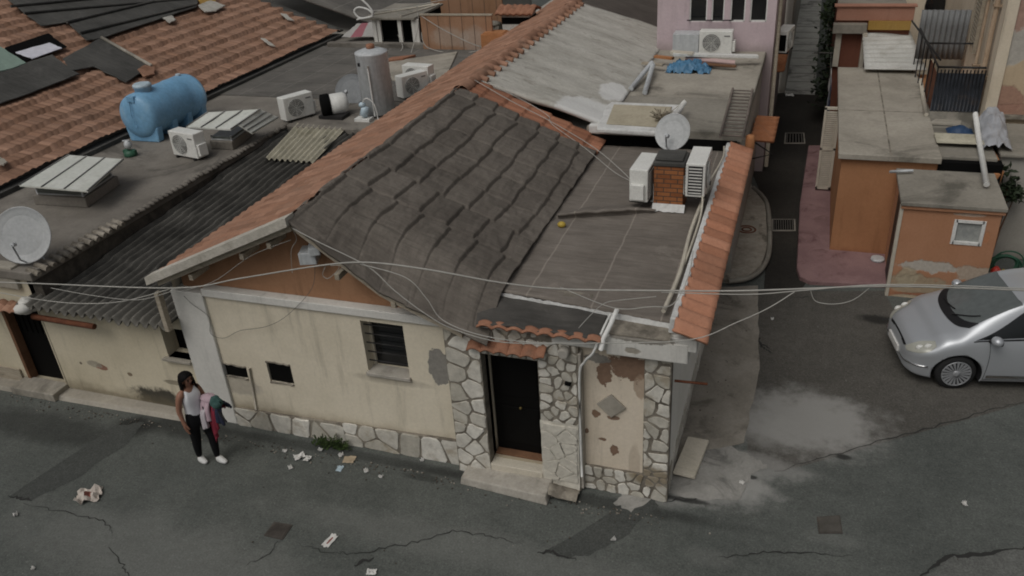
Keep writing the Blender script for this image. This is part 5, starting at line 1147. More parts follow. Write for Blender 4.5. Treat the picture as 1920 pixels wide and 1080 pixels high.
m_ = MB(); m_.tube([(.15, 25.2, 2.3), (.85, 25.2, 2.3)], .02, 5); m_.tube([(.6, 21.0, 2.2), (.6, 25.2, 2.3)], .008, 4); m_.build('line', 'cable_dark', lr)
for i, (yy, hh, mt_, lb) in enumerate(((22.0, .75, 'cloth_navy', 'navy cloth hanging nearest on the alley clothes line'), (22.8, .8, 'cloth_grey', 'grey cloth in the middle of the alley clothes line'), (23.6, .5, 'paper', 'white cloth hanging on the alley clothes line'), (24.4, .7, 'cloth_black', 'black cloth hanging farthest on the alley clothes line'))):
    m_ = MB(); m_.grid(lambda u, v: (.6+.03*math.sin(u*11+i)*v+.02, yy-.25+.5*u+.03*math.sin(v*5), 2.22-hh*v), 14, 10); o = m_.build('hanging_cloth', mt_); o.modifiers.new('thick', 'SOLIDIFY').thickness = .012
    tag(o, lb, 'cloth', 'washing on the alley clothes line')
# right side clutter
wp = [az(1829, 214, 2.45), az(1836, 265, 2.40), az(1850, 346, 2.12)]
m_ = MB(); m_.tube(wp, .055, 8); tag(m_.build('drainpipe', 'pvc'), 'loose white drainpipe slanting down over the orange house roof', 'drainpipe')
c = az(1862, 250, 2.4); m_ = MB(); m_.grid(lambda u, v: (c.x-.30+.55*u+.1*v, c.y-.75+1.6*v, 2.30+.40*math.sin(math.pi*u)**.6*(.3+.7*v)+.09*fbm(u*5, v*5, 2)), 20, 20); tag(m_.build('plastic_sheet', 'grey_sheet'), 'crumpled translucent grey plastic sheet beside the white drainpipe', 'plastic sheet')
c = az(1800, 244, OZ); m_ = MB(); m_.grid(lambda u, v: (c.x-.25+.5*u, c.y-.2+.4*v, OZ-.03+.13*math.sin(math.pi*u)*math.sin(math.pi*v)+.04*fbm(u*9, v*9)), 14, 12); tag(m_.build('blue_bag', 'dark_blue'), 'dark blue bundle on the concrete roof by the stair railing', 'bag')
m_ = MB(); a = az(1775, 230, OZ); m_.slab([a+Vector((-.35, -.1, -.02)), a+Vector((.25, -.15, -.02)), a+Vector((.3, .15, -.02)), a+Vector((-.2, .18, -.02))], (0, 0, .04)); tag(m_.build('board', 'screed'), 'pale board lying beside the dark blue bundle', 'board')
bush('small black leaved bush behind the shed at the right edge', (3.95, 17.35, 1.75), (.22, .2, .4), 420, 'leaf_dark', .12)
m_ = MB(); c = ay(1862, 332, 17.3); m_.lathe([(.06, 0), (.12, .02), (.15, .3), (.14, .32)], (c.x, 17.2, c.z-.15), (0, 0, 1), 12); tag(m_.build('flower_pot', 'wood_orange'), 'orange flower pot behind the shed roof corner', 'flower pot')
m_ = MB(); c = ay(1885, 492, 16.6)
for i in range(7):
    r_ = .22+.02*(i % 3); cc_ = c+Vector((rnd.uniform(-.04, .06), rnd.uniform(-.05, .05), rnd.uniform(-.12, .08))); a_ = rnd.uniform(-.25, .25)
    m_.tube([cc_+Vector((r_*math.cos(2*math.pi*k/20), .10*a_*math.sin(2*math.pi*k/20), r_*.85*math.sin(2*math.pi*k/20))) for k in range(20)], .016, 5, closed=True)
tag(m_.build('garden_hose', 'hose'), 'coiled green garden hose hanging on the wall right of the shed', 'hose')
m_ = MB(); c = ay(1866, 518, 15.8); m_.lathe([(.06, 0), (.08, .02), (.09, .22), (.03, .30)], (c.x, 15.85, c.z-.12), (0, 0, 1), 12); tag(m_.build('watering_can', 'red_plastic'), 'small red plastic can between the shed and the hose', 'can')
m_ = MB(); c = ay(1874, 512, 15.9); m_.sphere((c.x+.06, 15.9, c.z), (.06, .05, .09), 10); tag(m_.build('yellow_jug', 'yellow'), 'yellow jug next to the small red can', 'jug')
# ground items
def grate(name, label, pxs, mat, bars=0, cat='manhole cover', z=.012, grp=None):
    ps = [az(x, y, 0) for x, y in pxs]; c_ = sum(ps, Vector())/4; t = thing(name, label, cat, (c_.x, c_.y, 0), 0, grp)
    m_ = MB(); m_.hexa([(p_.x, p_.y, -.02) for p_ in ps], [(p_.x, p_.y, z) for p_ in ps]); m_.build('frame', 'manhole' if not bars else 'path_warm', t)
    m_ = MB(); i_ = [c_.lerp(p_, .86) for p_ in ps]
    if bars:
        m_.hexa([(p_.x, p_.y, z) for p_ in i_], [(p_.x, p_.y, z+.004) for p_ in i_], 1)
        for k in range(bars): u0, u1 = (k+.2)/bars, (k+.6)/bars; m_.slab([i_[0].lerp(i_[1], u0)+Vector((0, 0, z+.004)), i_[0].lerp(i_[1], u1)+Vector((0, 0, z+.004)), i_[3].lerp(i_[2], u1)+Vector((0, 0, z+.004)), i_[3].lerp(i_[2], u0)+Vector((0, 0, z+.004))], (0, 0, .012), 0)
    else:
        m_.hexa([(p_.x, p_.y, z) for p_ in i_], [(p_.x, p_.y, z+.004) for p_ in i_])
        for k in range(7):
            for l in range(7): p_ = i_[0].lerp(i_[1], (k+.5)/7).lerp(i_[3].lerp(i_[2], (k+.5)/7), (l+.5)/7); m_.box(p_.x-.02, p_.x+.02, p_.y-.02, p_.y+.02, z+.004, z+.009)
    m_.build('grating' if bars else 'lid', [mat, 'black'], t); return t
grate('manhole_cover', 'square iron manhole cover in the street below the walking woman', [(495, 1005), (530, 1013), (549, 985), (514, 979)], 'manhole', grp='manhole covers in the street')
grate('manhole_cover', 'faint square manhole cover in the street below the corner of the house', [(1535, 1001), (1580, 1001), (1575, 967), (1531, 970)], 'manhole_pale', grp='manhole covers in the street')
grate('drain_grate', 'rectangular storm drain grating across the alley', [(1446, 434), (1492, 434), (1491, 412), (1446, 412)], 'manhole_pale', 9, 'drain', .02)
grate('drain_grate', 'worn drain cover farther up the alley by the orange awning', [(1470, 270), (1510, 270), (1508, 250), (1472, 250)], 'manhole_pale', 6, 'drain', .02)
pc = az(1405, 430, .11); iv = thing('inspection_cover', 'concrete inspection cover with a dark ring set in the raised pavement', 'manhole cover', (pc.x, pc.y, .11))
q_ = [az(1376, 440, .115), az(1420, 440, .115), az(1424, 415, .115), az(1384, 415, .115)]
m_ = MB(); m_.slab(q_, (0, 0, .012)); m_.build('slab', 'screed', iv)
m_ = MB(); c = az(1400, 430, .13)
for r_ in (.19, .10): m_.tube([(c.x+r_*math.cos(2*math.pi*k/24), c.y+r_*math.sin(2*math.pi*k/24), .127) for k in range(24)], .022, 4, closed=True)
m_.build('ring', 'rust', iv)
sl = [(-1.19, 9.42, .10), (-.95, 9.30, .02), (-.84, 10.22, .02), (-1.10, 10.30, .16)]
q_ = [az(1263, 889, .10), az(1303, 899, .02), az(1330, 829, .05), az(1291, 822, .12)]
m_ = MB(); m_.slab(q_, (-.01, 0, .04)); tag(m_.build('stone_slab', 'marble', None, .004), 'pale rectangular stone slab leaning at the foot of the side wall', 'slab')
def crumple(name, label, px, py, w_, d_, mat, seed, rz=0, h=.05, print_=None, grp='paper litter on the street'):
    c_ = az(px, py, 0); rr = random.Random(seed); ca, sa = math.cos(rz), math.sin(rz); n_ = 8
    def fn(u, v):
        x, y = (u-.5)*w_*(1+.25*fbm(v*3+seed, 1)), (v-.5)*d_*(1+.25*fbm(u*3, seed))
        return (c_.x+x*ca-y*sa, c_.y+x*sa+y*ca, .012+h*abs(fbm(u*2.5+seed, v*2.5, seed*.7))*1.6)
    m_ = MB(); m_.grid(fn, n_, n_, km=(lambda i, j: 1 if 3 <= i <= 4 and 2 <= j <= 5 else 0) if print_ else None, sm=False)
    o = m_.build(name, [mat]+([print_] if print_ else [])); o.modifiers.new('thick', 'SOLIDIFY').thickness = .004
    return tag(o, label, 'litter', grp)
crumple('newspaper', 'crumpled newspaper lying in the street at lower left', 168, 932, .34, .30, 'paper_warm', 1, .6, .10, 'ink')
crumple('flyer', 'narrow white leaflet with red print in the middle of the street', 619, 1015, .11, .24, 'paper', 2, -.15, .012, 'ink')
crumple('flyer', 'small white leaflet at the bottom edge of the street', 697, 1074, .13, .10, 'paper', 3, .3, .02)
for i, (px, py, w_, lb) in enumerate(((534, 847, .07, 'small white paper ball left of the torn paper by the plinth'), (562, 858, .16, 'largest torn white paper in front of the weeds'), (577, 862, .13, 'torn white paper touching the largest scrap'),
        (545, 878, .08, 'white scrap below the torn papers'), (601, 845, .07, 'white scrap just below the weeds'), (640, 855, .08, 'white crumpled ball right of the weeds'), (637, 880, .12, 'thin bluish wrapper below the weeds'),
        (687, 885, .08, 'white scrap midway between weeds and doorstep'), (714, 896, .06, 'smallest scrap nearer the doorstep'), (792, 865, .06, 'tiny scrap against the stone plinth'), (936, 913, .14, 'white folded paper lying below the doorstep'),
        (30, 967, .07, 'white scrap at the far left of the street'), (63, 1068, .05, 'tiny scrap in the bottom left corner of the street'), (1150, 1014, .06, 'tiny white scrap beside the dark trench repair'), (1808, 947, .08, 'pale scrap on the right part of the street'), (1391, 907, .07, 'white scrap on the pale concrete patch'), (1480, 180, .25, 'white paper lying on the dark alley ground'), (1448, 600, .05, 'tiny scrap by the kerb cracks'))):
    crumple('paper_scrap', lb, px, py, w_, w_*.75, 'paper' if i != 6 else 'pale_blue', 10+i, i*.8, .05 if i not in (6, 10) else .015)
crumple('cardboard', 'flat piece of brown cardboard right of the weeds', 655, 863, .18, .15, 'card', 40, .2, .015)
m_ = MB(); c = az(1645, 488, .1); m_.lathe([(.12, 0), (.14, .02), (.13, .06), (.11, .06)], (c.x, c.y, .1), (0, 0, 1), 14); tag(m_.build('metal_bowl', 'galv'), 'shallow metal bowl on the pink paving by the shed', 'bowl')

m_ = MB(); rr = random.Random(21)
for i in range(520):
    if i < 400: x, y = rr.uniform(-13, -1.2), 8.50-abs(rr.gauss(0, .13))
    elif i < 470: x, y = -1.18+abs(rr.gauss(0, .25)), rr.uniform(9.2, 15)
    else: x, y = rr.uniform(-10, 4), rr.uniform(5.2, 9)
    s_ = rr.uniform(.004, .012); m_.box(x-s_, x+s_, y-s_, y+s_*.8, .006, .006+s_*1.1, rr.choice((0, 0, 1)), rot=rr.uniform(0, 3))
tag(m_.build('gravel', ['mortar_dark', 'path_warm']), 'loose grit and crumbs of mortar along the foot of the walls', 'gravel', None, 'stuff')

# ------------------------------------------------------------------ overhead cables
def cable(label, pts, r=.016, mat='cable', n=6, grp='cables strung along the house fronts'):
    r *= .62
    m_ = MB(); m_.tube(catmull(pts, n), r, 6); return tag(m_.build('overhead_cable', mat), label, 'cable', grp)
Y = lambda *l: [ay(x, y, yy) for x, y, yy in l]
cab = cable('thick pale cable bundle running along the whole front and off to the right', Y((-30, 528, 8.5), (80, 532, 8.5), (330, 540, 8.45), (450, 522, 8.4), (600, 498, 8.38), (690, 492, 8.38), (800, 505, 8.4), (940, 530, 8.6), (1060, 542, 8.8), (1260, 545, 8.8), (1400, 545, 8.8), (1640, 537, 8.8), (1800, 540, 8.8), (1960, 546, 8.8)), .016)
m_ = MB()
for px in (360, 470, 560, 660, 740, 870, 980, 1010, 1160, 1200, 1340, 1390, 1500, 1590, 1640, 1760): 
    pp = min(((ay(px, y_, 8.55), y_) for y_ in (540,)), key=lambda q: 0)[0]
cable('second cable lying on the first right of the house corner', Y((1240, 548, 8.8), (1400, 552, 8.75), (1500, 545, 8.75), (1640, 534, 8.75), (1800, 536, 8.75), (1960, 543, 8.75)), .010)
cable('sagging lower cable across the corrugated eave', Y((-20, 545, 8.3), (75, 562, 8.35), (150, 569, 8.4), (230, 565, 8.42), (318, 542, 8.45)), .011)
cable('thin cable crossing the corrugated eave below the others', Y((95, 540, 8.4), (180, 555, 8.4), (260, 562, 8.42), (325, 545, 8.45)), .008)
cable('cable looping down from the gable along the roof edge and over the door', Y((548, 428, 8.45), (600, 455, 8.42), (690, 500, 8.4), (740, 545, 8.38), (800, 590, 8.36), (850, 617, 8.35), (930, 640, 8.3), (1020, 645, 8.3), (1040, 645, 8.35)), .011)
cable('long thin cable swinging over the doorway to the far span', Y((675, 495, 8.38), (760, 520, 8.36), (800, 560, 8.34), (830, 600, 8.3), (900, 628, 8.25), (1000, 642, 8.2), (1160, 643, 8.2), (1300, 636, 8.25), (1380, 605, 8.4), (1440, 578, 8.6), (1490, 547, 8.75)), .010)
cable('thin looping cable beyond the pale bundle over the pink paving', Y((1520, 545, 8.75), (1530, 565, 8.75), (1565, 570, 8.75), (1600, 562, 8.75), (1630, 540, 8.75)), .007)
cable('slack dark wire hanging over the cream wall', Y((590, 490, 8.80), (585, 540, 8.78), (540, 590, 8.78), (500, 612, 8.78), (450, 620, 8.79), (420, 634, 8.79), (395, 625, 8.79), (392, 595, 8.79), (360, 570, 8.76), (345, 555, 8.74)), .006, 'cable_dark')
cable('thin wire from the gable box to the pilaster', Y((330, 548, 8.45), (400, 528, 8.6), (470, 480, 8.6), (545, 450, 8.6)), .007)
cable('short white loop of wire by the electric box', Y((610, 500, 8.5), (605, 515, 8.5), (615, 522, 8.5), (632, 508, 8.5), (635, 498, 8.5), (620, 498, 8.5)), .007)
cable('thin wire rising from the electric box to the gable peak', Y((548, 512, 8.7), (546, 470, 8.65), (556, 448, 8.65), (545, 425, 8.6)), .006)
for i, (lb, pts) in enumerate((('thin wire drooping across the wide terracotta screen', ((790, 30, 23.9), (830, 55, 23.8), (880, 80, 23.8), (915, 92, 23.8))), ('thin wire from the shelter roof to the terracotta screen', ((700, 20, 24.2), (760, 15, 24), (800, 6, 23.9), (860, -6, 23.9))),
        ('loop of pale wire at the foot of the terracotta screen', ((790, 60, 23.8), (800, 88, 23.7), (850, 100, 23.7), (895, 95, 23.7), (900, 84, 23.7))), ('wire hanging from the shelter corner to the concrete pad', ((782, 12, 24.1), (784, 50, 24.0), (772, 95, 23.6), (765, 118, 23.0))),
        ('pale wire curling beside the shelter opening', ((746, 65, 24.1), (755, 88, 23.9), (745, 100, 23.6), (728, 105, 23.4))))): cable(lb, Y(*pts), .02, grp='wires round the back roof screens')
z1 = lambda x: zr(x)+.14
cable('pair of pale wires running down the bare tile strip to the chimney unit', [Vector((-6.2, 15.2, z1(-6.2))), Vector((-5.4, 15.05, z1(-5.4)-.01)), Vector((-4.6, 14.95, z1(-4.6))), Vector((-3.7, 14.75, 2.99)), Vector((-2.9, 13.6, 3.0)), Vector((-2.45, 12.7, 3.08))], .013)
cable('second pale wire crossing the bare tile strip', [Vector((-6.0, 15.35, z1(-6.0))), Vector((-5.2, 15.3, z1(-5.2))), Vector((-4.7, 15.15, z1(-4.7))), Vector((-4.5, 14.8, z1(-4.5)+.02)), Vector((-3.8, 14.6, 3.0)), Vector((-3.0, 13.5, 3.0)), Vector((-2.45, 12.75, 3.12))], .011)
cable('thin wire along the terrace edge to the tiled coping', Y((1050, 538, 9.0), (1150, 577, 8.95), (1220, 575, 8.95), (1262, 570, 8.95), (1290, 520, 9.2), (1300, 470, 9.8)), .010)
cable('thin diagonal wire across the canopy felt', Y((1085, 615, 8.4), (1110, 588, 8.7), (1135, 568, 9.0), (1170, 562, 9.0), (1230, 556, 9.0)), .008)
# ------------------------------------------------------------------ the silver car
M['car_paint'] = plain('silver_car_paint', (.46, .48, .50), .36, .45, .5, var=.03)
M['screen_glass'] = plain('windscreen_glass', (.11, .122, .12), .12, spec=.5, var=.3)  # base colour raised to carry the grey sky reflection
M['car_glass'] = plain('car_glass', (.010, .012, .013), .05, spec=.55, var=0)
M['car_black'] = plain('car_black_trim', (.010, .010, .011), .5, var=0)
M['lens'] = plain('headlight_lens', (.40, .40, .35), .12, .1, .6, var=.12, nsc=14)
M['chrome'] = plain('chrome', (.6, .6, .6), .15, 1.0, var=0)
M['tyre'] = plain('tyre_rubber', (.014, .014, .014), .85, var=.1)
M['rim'] = plain('wheel_trim', (.33, .34, .35), .4, .3, var=.1)
ST = [ # x, zt, wt, zte, wb, zb, wm, zm, ws, zs
 (0.00, .50, .22, .49, .34, .46, .36, .40, .34, .30), (.02, .58, .32, .56, .46, .52, .48, .42, .45, .25), (.07, .66, .42, .63, .58, .58, .60, .45, .57, .22), (.16, .73, .50, .70, .68, .63, .70, .47, .67, .20),
 (.35, .81, .58, .78, .77, .70, .79, .50, .76, .19), (.60, .89, .62, .86, .80, .77, .83, .53, .80, .19), (.90, .965, .65, .93, .815, .83, .842, .56, .815, .18), (1.10, 1.06, .64, 1.01, .80, .87, .845, .57, .82, .18),
 (1.40, 1.24, .615, 1.185, .795, .895, .845, .58, .825, .18), (1.75, 1.41, .585, 1.355, .79, .915, .845, .58, .825, .18), (2.10, 1.475, .57, 1.42, .79, .93, .845, .58, .825, .18), (2.60, 1.49, .56, 1.435, .79, .95, .845, .58, .825, .18),
 (3.10, 1.465, .55, 1.405, .785, .965, .842, .58, .82, .18), (3.50, 1.39, .54, 1.33, .77, .975, .83, .58, .81, .19), (3.75, 1.22, .55, 1.17, .755, .97, .81, .57, .78, .20), (3.90, 1.0, .58, .96, .73, .88, .77, .55, .73, .22), (3.99, .80, .52, .78, .66, .72, .70, .50, .66, .27), (4.03, .62, .40, .60, .56, .56, .58, .46, .56, .32)]
ST = [(dict(((.60, .50), (.90, .74), (1.10, .88), (1.40, 1.20), (1.75, 1.60), (2.10, 1.95))).get(q[0], q[0]), q[1]*(1.045 if q[0] > .5 else 1), q[2], q[3]*(1.045 if q[0] > .5 else 1), q[4], q[5]*(1.03 if q[0] > .5 else 1), *q[6:]) for q in ST]
def st_at(x):
    x = min(max(x, ST[0][0]), ST[-1][0])
    for i in range(len(ST)-1):
        if x <= ST[i+1][0]: break
    p0, p1, p2, p3 = ST[max(i-1, 0)], ST[i], ST[i+1], ST[min(i+2, len(ST)-1)]; h = p2[0]-p1[0]; t = (x-p1[0])/h; out = []
    for k in range(1, 10):
        d = (p2[k]-p1[k])/h
        m1 = .5*(d+(p1[k]-p0[k])/(p1[0]-p0[0])) if i > 0 else d; m2 = .5*(d+(p3[k]-p2[k])/(p3[0]-p2[0])) if i < len(ST)-2 else d
        t2, t3 = t*t, t*t*t; out.append((2*t3-3*t2+1)*p1[k]+(t3-2*t2+t)*h*m1+(-2*t3+3*t2)*p2[k]+(t3-t2)*h*m2)
    return out
def S(x, t, side=-1, off=0.0):
    zt, wt, zte, wb, zb, wm, zm, ws, zs = st_at(x)
    cp = [(-.6*wt, zt-(zt-zte)*.25), (0, zt), (.62*wt, zt-(zt-zte)*.30), (wt, zte), (wb, zb), (wm, zm), (ws, zs), (ws-.1, zs-.05)]
    q = min(max(t, 0), .9999)*5; i = int(q); f = q-i; a, b, c, d = cp[i], cp[i+1], cp[i+2], cp[i+3]; r_ = []
    for k in (0, 1): r_.append(.5*((2*b[k])+(c[k]-a[k])*f+(2*a[k]-5*b[k]+4*c[k]-d[k])*f*f+(3*b[k]-a[k]-3*c[k]+d[k])*f**3))
    p = Vector((x, side*r_[0], r_[1]))
    if off:
        e = 1e-3; du = S(x+e, t, side)-S(x-e, t, side); dv = S(x, min(t+e, .999), side)-S(x, max(t-e, 0), side); n = du.cross(dv)
        if n.length > 1e-12:
            n.normalize(); cen = Vector((x, 0, .6))
            if n.dot(p-cen) < 0: n = -n
            p = p+n*off
    return p
cth = R(11.5); wl_ = az(1785, 729, 0)
cl = Vector((wl_.x, wl_.y, 0))-Matrix.Rotation(cth, 3, 'Z')@Vector((.74, -.80, 0))
car = thing('parked_car', 'silver hatchback car standing in the street at the right edge', 'car', cl, cth)
m_ = MB(); NX, NT = 90, 40; ring = []
xs = [4.03*(1-math.cos(math.pi*i/NX))/2 for i in range(NX+1)]
for x in xs:
    row_ = [S(x, j/NT, -1) for j in range(NT, -1, -1)]+[S(x, j/NT, 1) for j in range(1, NT+1)]; ring.append(m_.pts(row_)); n_ = len(row_)
for i in range(NX):
    for j in range(n_):
        j2 = (j+1) % n_; m_.face((ring[i]+j, ring[i]+j2, ring[i+1]+j2, ring[i+1]+j), 0, j != n_-1)
m_.face(tuple(ring[0]+j for j in reversed(range(n_)))); m_.face(tuple(ring[-1]+j for j in range(n_)))
body = m_.build('body', ['car_paint', 'car_black'], car, world=False)
WH = ((.74, -.72), (.74, .72), (3.31, -.72), (3.31, .72))
cut = MB()
for (wx, wy) in WH: cut.lathe([(.375, -.26), (.375, .26)], (wx, wy+.0, .30), (0, 1, 0), 40, 0)
co = cut.build('cutter', 'car_black', car, world=False)
bm_ = body.modifiers.new('arch', 'BOOLEAN'); bm_.operation = 'DIFFERENCE'; bm_.object = co; bm_.solver = 'EXACT'; bm_.material_mode = 'TRANSFER'
dg = bpy.context.evaluated_depsgraph_get(); dg.update(); nm = bpy.data.meshes.new_from_object(body.evaluated_get(dg)); body.modifiers.clear(); body.data = nm; bpy.data.objects.remove(co)
def patch_s(name, fn, nu, nv, mat, parent=car, off=.004, side=-1):
    m_ = MB(); m_.grid(lambda u, v: S(*fn(u, v), side, off), nu, nv); o = m_.build(name, mat, parent, world=False); return o
m_ = MB()
def ws_fn(u, v):
    a = (u-.5)*2; s_ = -1 if a < 0 else 1; a = abs(a); x0 = .70+.20*a*a; x1 = 1.57+.02*a; return S(x0+(x1-x0)*v, .375*a, s_, .004)
m_.grid(ws_fn, 32, 24); wsc = m_.build('windscreen', 'screen_glass', car, world=False)
m_ = MB()
def cw_fn(u, v):
    a = (u-.5)*2; s_ = -1 if a < 0 else 1; a = abs(a); x0 = .66+.20*a*a; x1 = x0+.13; return S(x0+(x1-x0)*v, .385*a, s_, .007)
m_.grid(cw_fn, 32, 4); m_.build('cowl', 'car_black', car, world=False)
m_ = MB()
for (u0, v0, u1, v1) in ((.40, .06, .12, .30), (.72, .06, .45, .14)): m_.tube([ws_fn(u0+(u1-u0)*k/8, v0+(v1-v0)*k/8)+Vector((-.01, 0, .02)) for k in range(9)], .010, 5)
m_.build('wipers', 'car_black', wsc, world=False)
for sd in (-1, 1):
    def sw(u, v, sd=sd):
        xb = .92+u*2.29; xt = 1.66+u*1.46; x = xb+(xt-xb)*v; return (x, .585+(.425-.585)*v)
    swo = patch_s('side_window', sw, 40, 10, 'car_glass', side=sd)
    patch_s('door_pillar', lambda u, v: (2.33+.08*u+.04*v, .59+(.42-.59)*v), 2, 8, 'car_black', off=.007, side=sd)
    patch_s('window_trim', lambda u, v: (.90+2.34*u, .592+.012*v), 30, 1, 'car_black', off=.006, side=sd)
    m_ = MB()
    for xx, t0, t1 in ((1.13, .60, .97), (2.40, .595, .97)):
        m_.grid(lambda u, v: S(xx+.008*u+.03*math.sin(v*3), t0+(t1-t0)*v, sd, .003), 1, 16)
    m_.grid(lambda u, v: S(1.14+1.26*u, .965+.006*v, sd, .003), 20, 1)
    m_.build('door_gap', 'car_black', car, world=False)
    patch_s('sill_strip', lambda u, v: (1.18+1.75*u, .955-.03*v), 20, 2, 'chrome', off=.006, side=sd)
    def hl(u, v):
        x = .035+.36*u; c_ = .53-.045*u; hw = .115*math.sin(math.pi*min(max(.12+.80*u, 0), 1))**.6; return (x, c_+hw*(2*v-1))
    h_ = patch_s('headlight', hl, 18, 10, 'lens', off=.010, side=sd)
    m_ = MB()
    for uu in (.40, .72): p_ = S(*hl(uu, .5), sd, -.010); m_.sphere(p_, (.065, .035, .055), 12)
    m_.build('bulb_bowl', 'white_paint', h_, world=False)
    m_ = MB(); m_.sphere((1.18, sd*.93, 1.0), (.085, .10, .075), 14); mo = m_.build('mirror', 'car_paint', car, world=False)
    m_ = MB(); m_.tube([(1.14, sd*.80, .93), (1.18, sd*.92, .95)], .035, 8); m_.sphere((1.24, sd*.92, .98), (.03, .085, .06), 10); m_.build('mirror_base', 'car_black', mo, world=False)
    m_ = MB(); m_.tube([S(1.98+.2*k/4, .64, sd, .025) for k in range(5)], .014, 6); m_.build('door_handle', 'car_paint', car, world=False)
m_ = MB(); m_.grid(lambda u, v: S(.025+.02*v, abs(u-.5)*.9, -1 if u < .5 else 1, .006), 24, 3); m_.build('grille', 'car_black', car, world=False)
m_ = MB(); m_.box(-.03, .0, -.26, .26, .36, .47); m_.build('number_plate', 'paper', car, .004, world=False)
m_ = MB(); m_.tube([S(.01+.30*abs(a)**2.0, .86, -1 if a < 0 else 1, .008) for a in [k/10 for k in range(-10, 11)]], .014, 6); m_.build('bumper_strip', 'chrome', car, world=False)
for (wx, wy) in WH:
    sd = -1 if wy < 0 else 1; wr = thing('wheel', None, None, (wx, wy, .31)); wr.parent = car
    m_ = MB(); m_.lathe([(.21, -.095), (.27, -.10), (.305, -.075), (.31, 0), (.305, .075), (.27, .10), (.21, .095)], (0, 0, 0), (0, 1, 0), 40); m_.build('tyre', 'tyre', wr, world=False)
    m_ = MB(); f = sd*.085
    m_.lathe([(.02, 0), (.225, 0), (.23, .012)], (0, f, 0), (0, sd, 0), 36, 1)
    for k in range(20):
        a = 2*math.pi*k/20; ca, sa = math.cos(a), math.sin(a); wv = .011
        pa = [Vector((r_*ca-s_*wv*sa*(r_/.12), f+sd*.012, r_*sa+s_*wv*ca*(r_/.12))) for r_, s_ in ((.06, -1), (.215, -1), (.215, 1), (.06, 1))]; m_.slab(pa, (0, sd*.014, 0), 0)
    m_.tube([((.22)*math.cos(2*math.pi*k/32), f+sd*.02, (.22)*math.sin(2*math.pi*k/32)) for k in range(32)], .010, 5, closed=True)
    m_.lathe([(.065, 0), (.06, .03), (.02, .036)], (0, f, 0), (0, sd, 0), 20); m_.build('rim', ['rim', 'car_black'], wr, world=False)
m_ = MB(); m_.box(.4, 3.7, -.55, .55, .16, .30); m_.build('underbody', 'car_black', car, world=False)

# ------------------------------------------------------------------ the walking woman
M['skin'] = plain('skin', (.27, .135, .088), .55, spec=.35, var=.12)
M['hair'] = plain('black_hair', (.006, .005, .005), .7, spec=.1)
M['white_top'] = plain('white_cotton', (.70, .70, .72), .85, var=.08)
M['leggings'] = plain('black_leggings', (.008, .008, .009), .75, spec=.15)
M['trainers'] = plain('white_trainers', (.62, .62, .60), .6, var=.1)
M['pink_cloth'] = plain('pink_cloth', (.46, .34, .38), .85, var=.15)
M['red_cloth'] = plain('red_cloth', (.20, .018, .035), .85, var=.3)
M['green_cloth'] = plain('teal_print', (.035, .085, .075), .85, var=.6, nsc=26)
M['print_cloth'] = plain('printed_white_cloth', (.52, .48, .50), .85, var=.2)
PL = (az(383, 856, 0)+az(404, 872, 0))/2; PRZ = R(-12)
per = thing('person', 'woman in a white tank top and black leggings walking with an armful of clothes', 'person', (PL.x, PL.y, 0), PRZ)
def skin(name, nodes, edges, mat, root, sub=2, rootid=None, par=None):
    ids = list(nodes); me = bpy.data.meshes.new(name); me.from_pydata([nodes[k][0] for k in ids], [(ids.index(a), ids.index(b)) for a, b in edges], [])
    o = bpy.data.objects.new(name, me); C.objects.link(o); o.parent = root
    me.materials.append(M[mat]); sk_ = o.modifiers.new('skin', 'SKIN'); sk_.use_smooth_shade = True
    for i, k in enumerate(ids):
        r_ = nodes[k][1]; me.skin_vertices[0].data[i].radius = (r_, r_) if isinstance(r_, (int, float)) else r_
        me.skin_vertices[0].data[i].use_root = (k == (rootid or ids[0]))
    s2 = o.modifiers.new('smooth', 'SUBSURF'); s2.levels = s2.render_levels = sub
    return o
B = {'pelvis': ((0, 0, .90), (.125, .17)), 'waist': ((.0, 0, 1.06), (.090, .125)), 'chest': ((.02, 0, 1.22), (.115, .15)), 'upper': ((.01, 0, 1.345), (.075, .12)), 'neck': ((.015, 0, 1.44), .043), 'neck2': ((.03, 0, 1.49), .045),
     'head': ((.045, 0, 1.555), (.085, .072)), 'brow': ((.045, 0, 1.61), (.088, .074)), 'crown': ((.035, 0, 1.655), (.055, .05)), 'chin': ((.085, .0, 1.515), (.03, .035)), 'nose': ((.138, 0, 1.565), .010),
     'sr': ((-.005, -.165, 1.365), .058), 'er': ((-.04, -.22, 1.11), .045), 'wr': ((.02, -.235, .885), .025), 'pr': ((.035, -.235, .825), (.034, .018)),
     'sl': ((-.0, .155, 1.365), .048), 'el': ((.02, .215, 1.12), .038), 'wl': ((.23, .16, 1.07), .026), 'pl': ((.29, .13, 1.08), (.02, .034)),
     'hr': ((0, -.085, .84), .105), 'kr': ((-.03, -.09, .49), .068), 'cr': ((-.08, -.08, .33), .058), 'ar': ((-.12, -.07, .10), .034), 'tr': ((-.03, -.08, .035), .03),
     'hl': ((0, .085, .84), .105), 'kl': ((.13, .09, .49), .068), 'cl': ((.13, .075, .33), .058), 'al': ((.14, .06, .09), .034), 'tl': ((.25, .07, .03), .03)}
E_ = [('pelvis', 'waist'), ('waist', 'chest'), ('chest', 'upper'), ('upper', 'neck'), ('neck', 'neck2'), ('neck2', 'head'), ('head', 'brow'), ('brow', 'crown'), ('head', 'chin'), ('head', 'nose'), ('upper', 'sr'), ('sr', 'er'), ('er', 'wr'), ('wr', 'pr'), ('upper', 'sl'), ('sl', 'el'), ('el', 'wl'), ('wl', 'pl'),
      ('pelvis', 'hr'), ('hr', 'kr'), ('kr', 'cr'), ('cr', 'ar'), ('ar', 'tr'), ('pelvis', 'hl'), ('hl', 'kl'), ('kl', 'cl'), ('cl', 'al'), ('al', 'tl')]
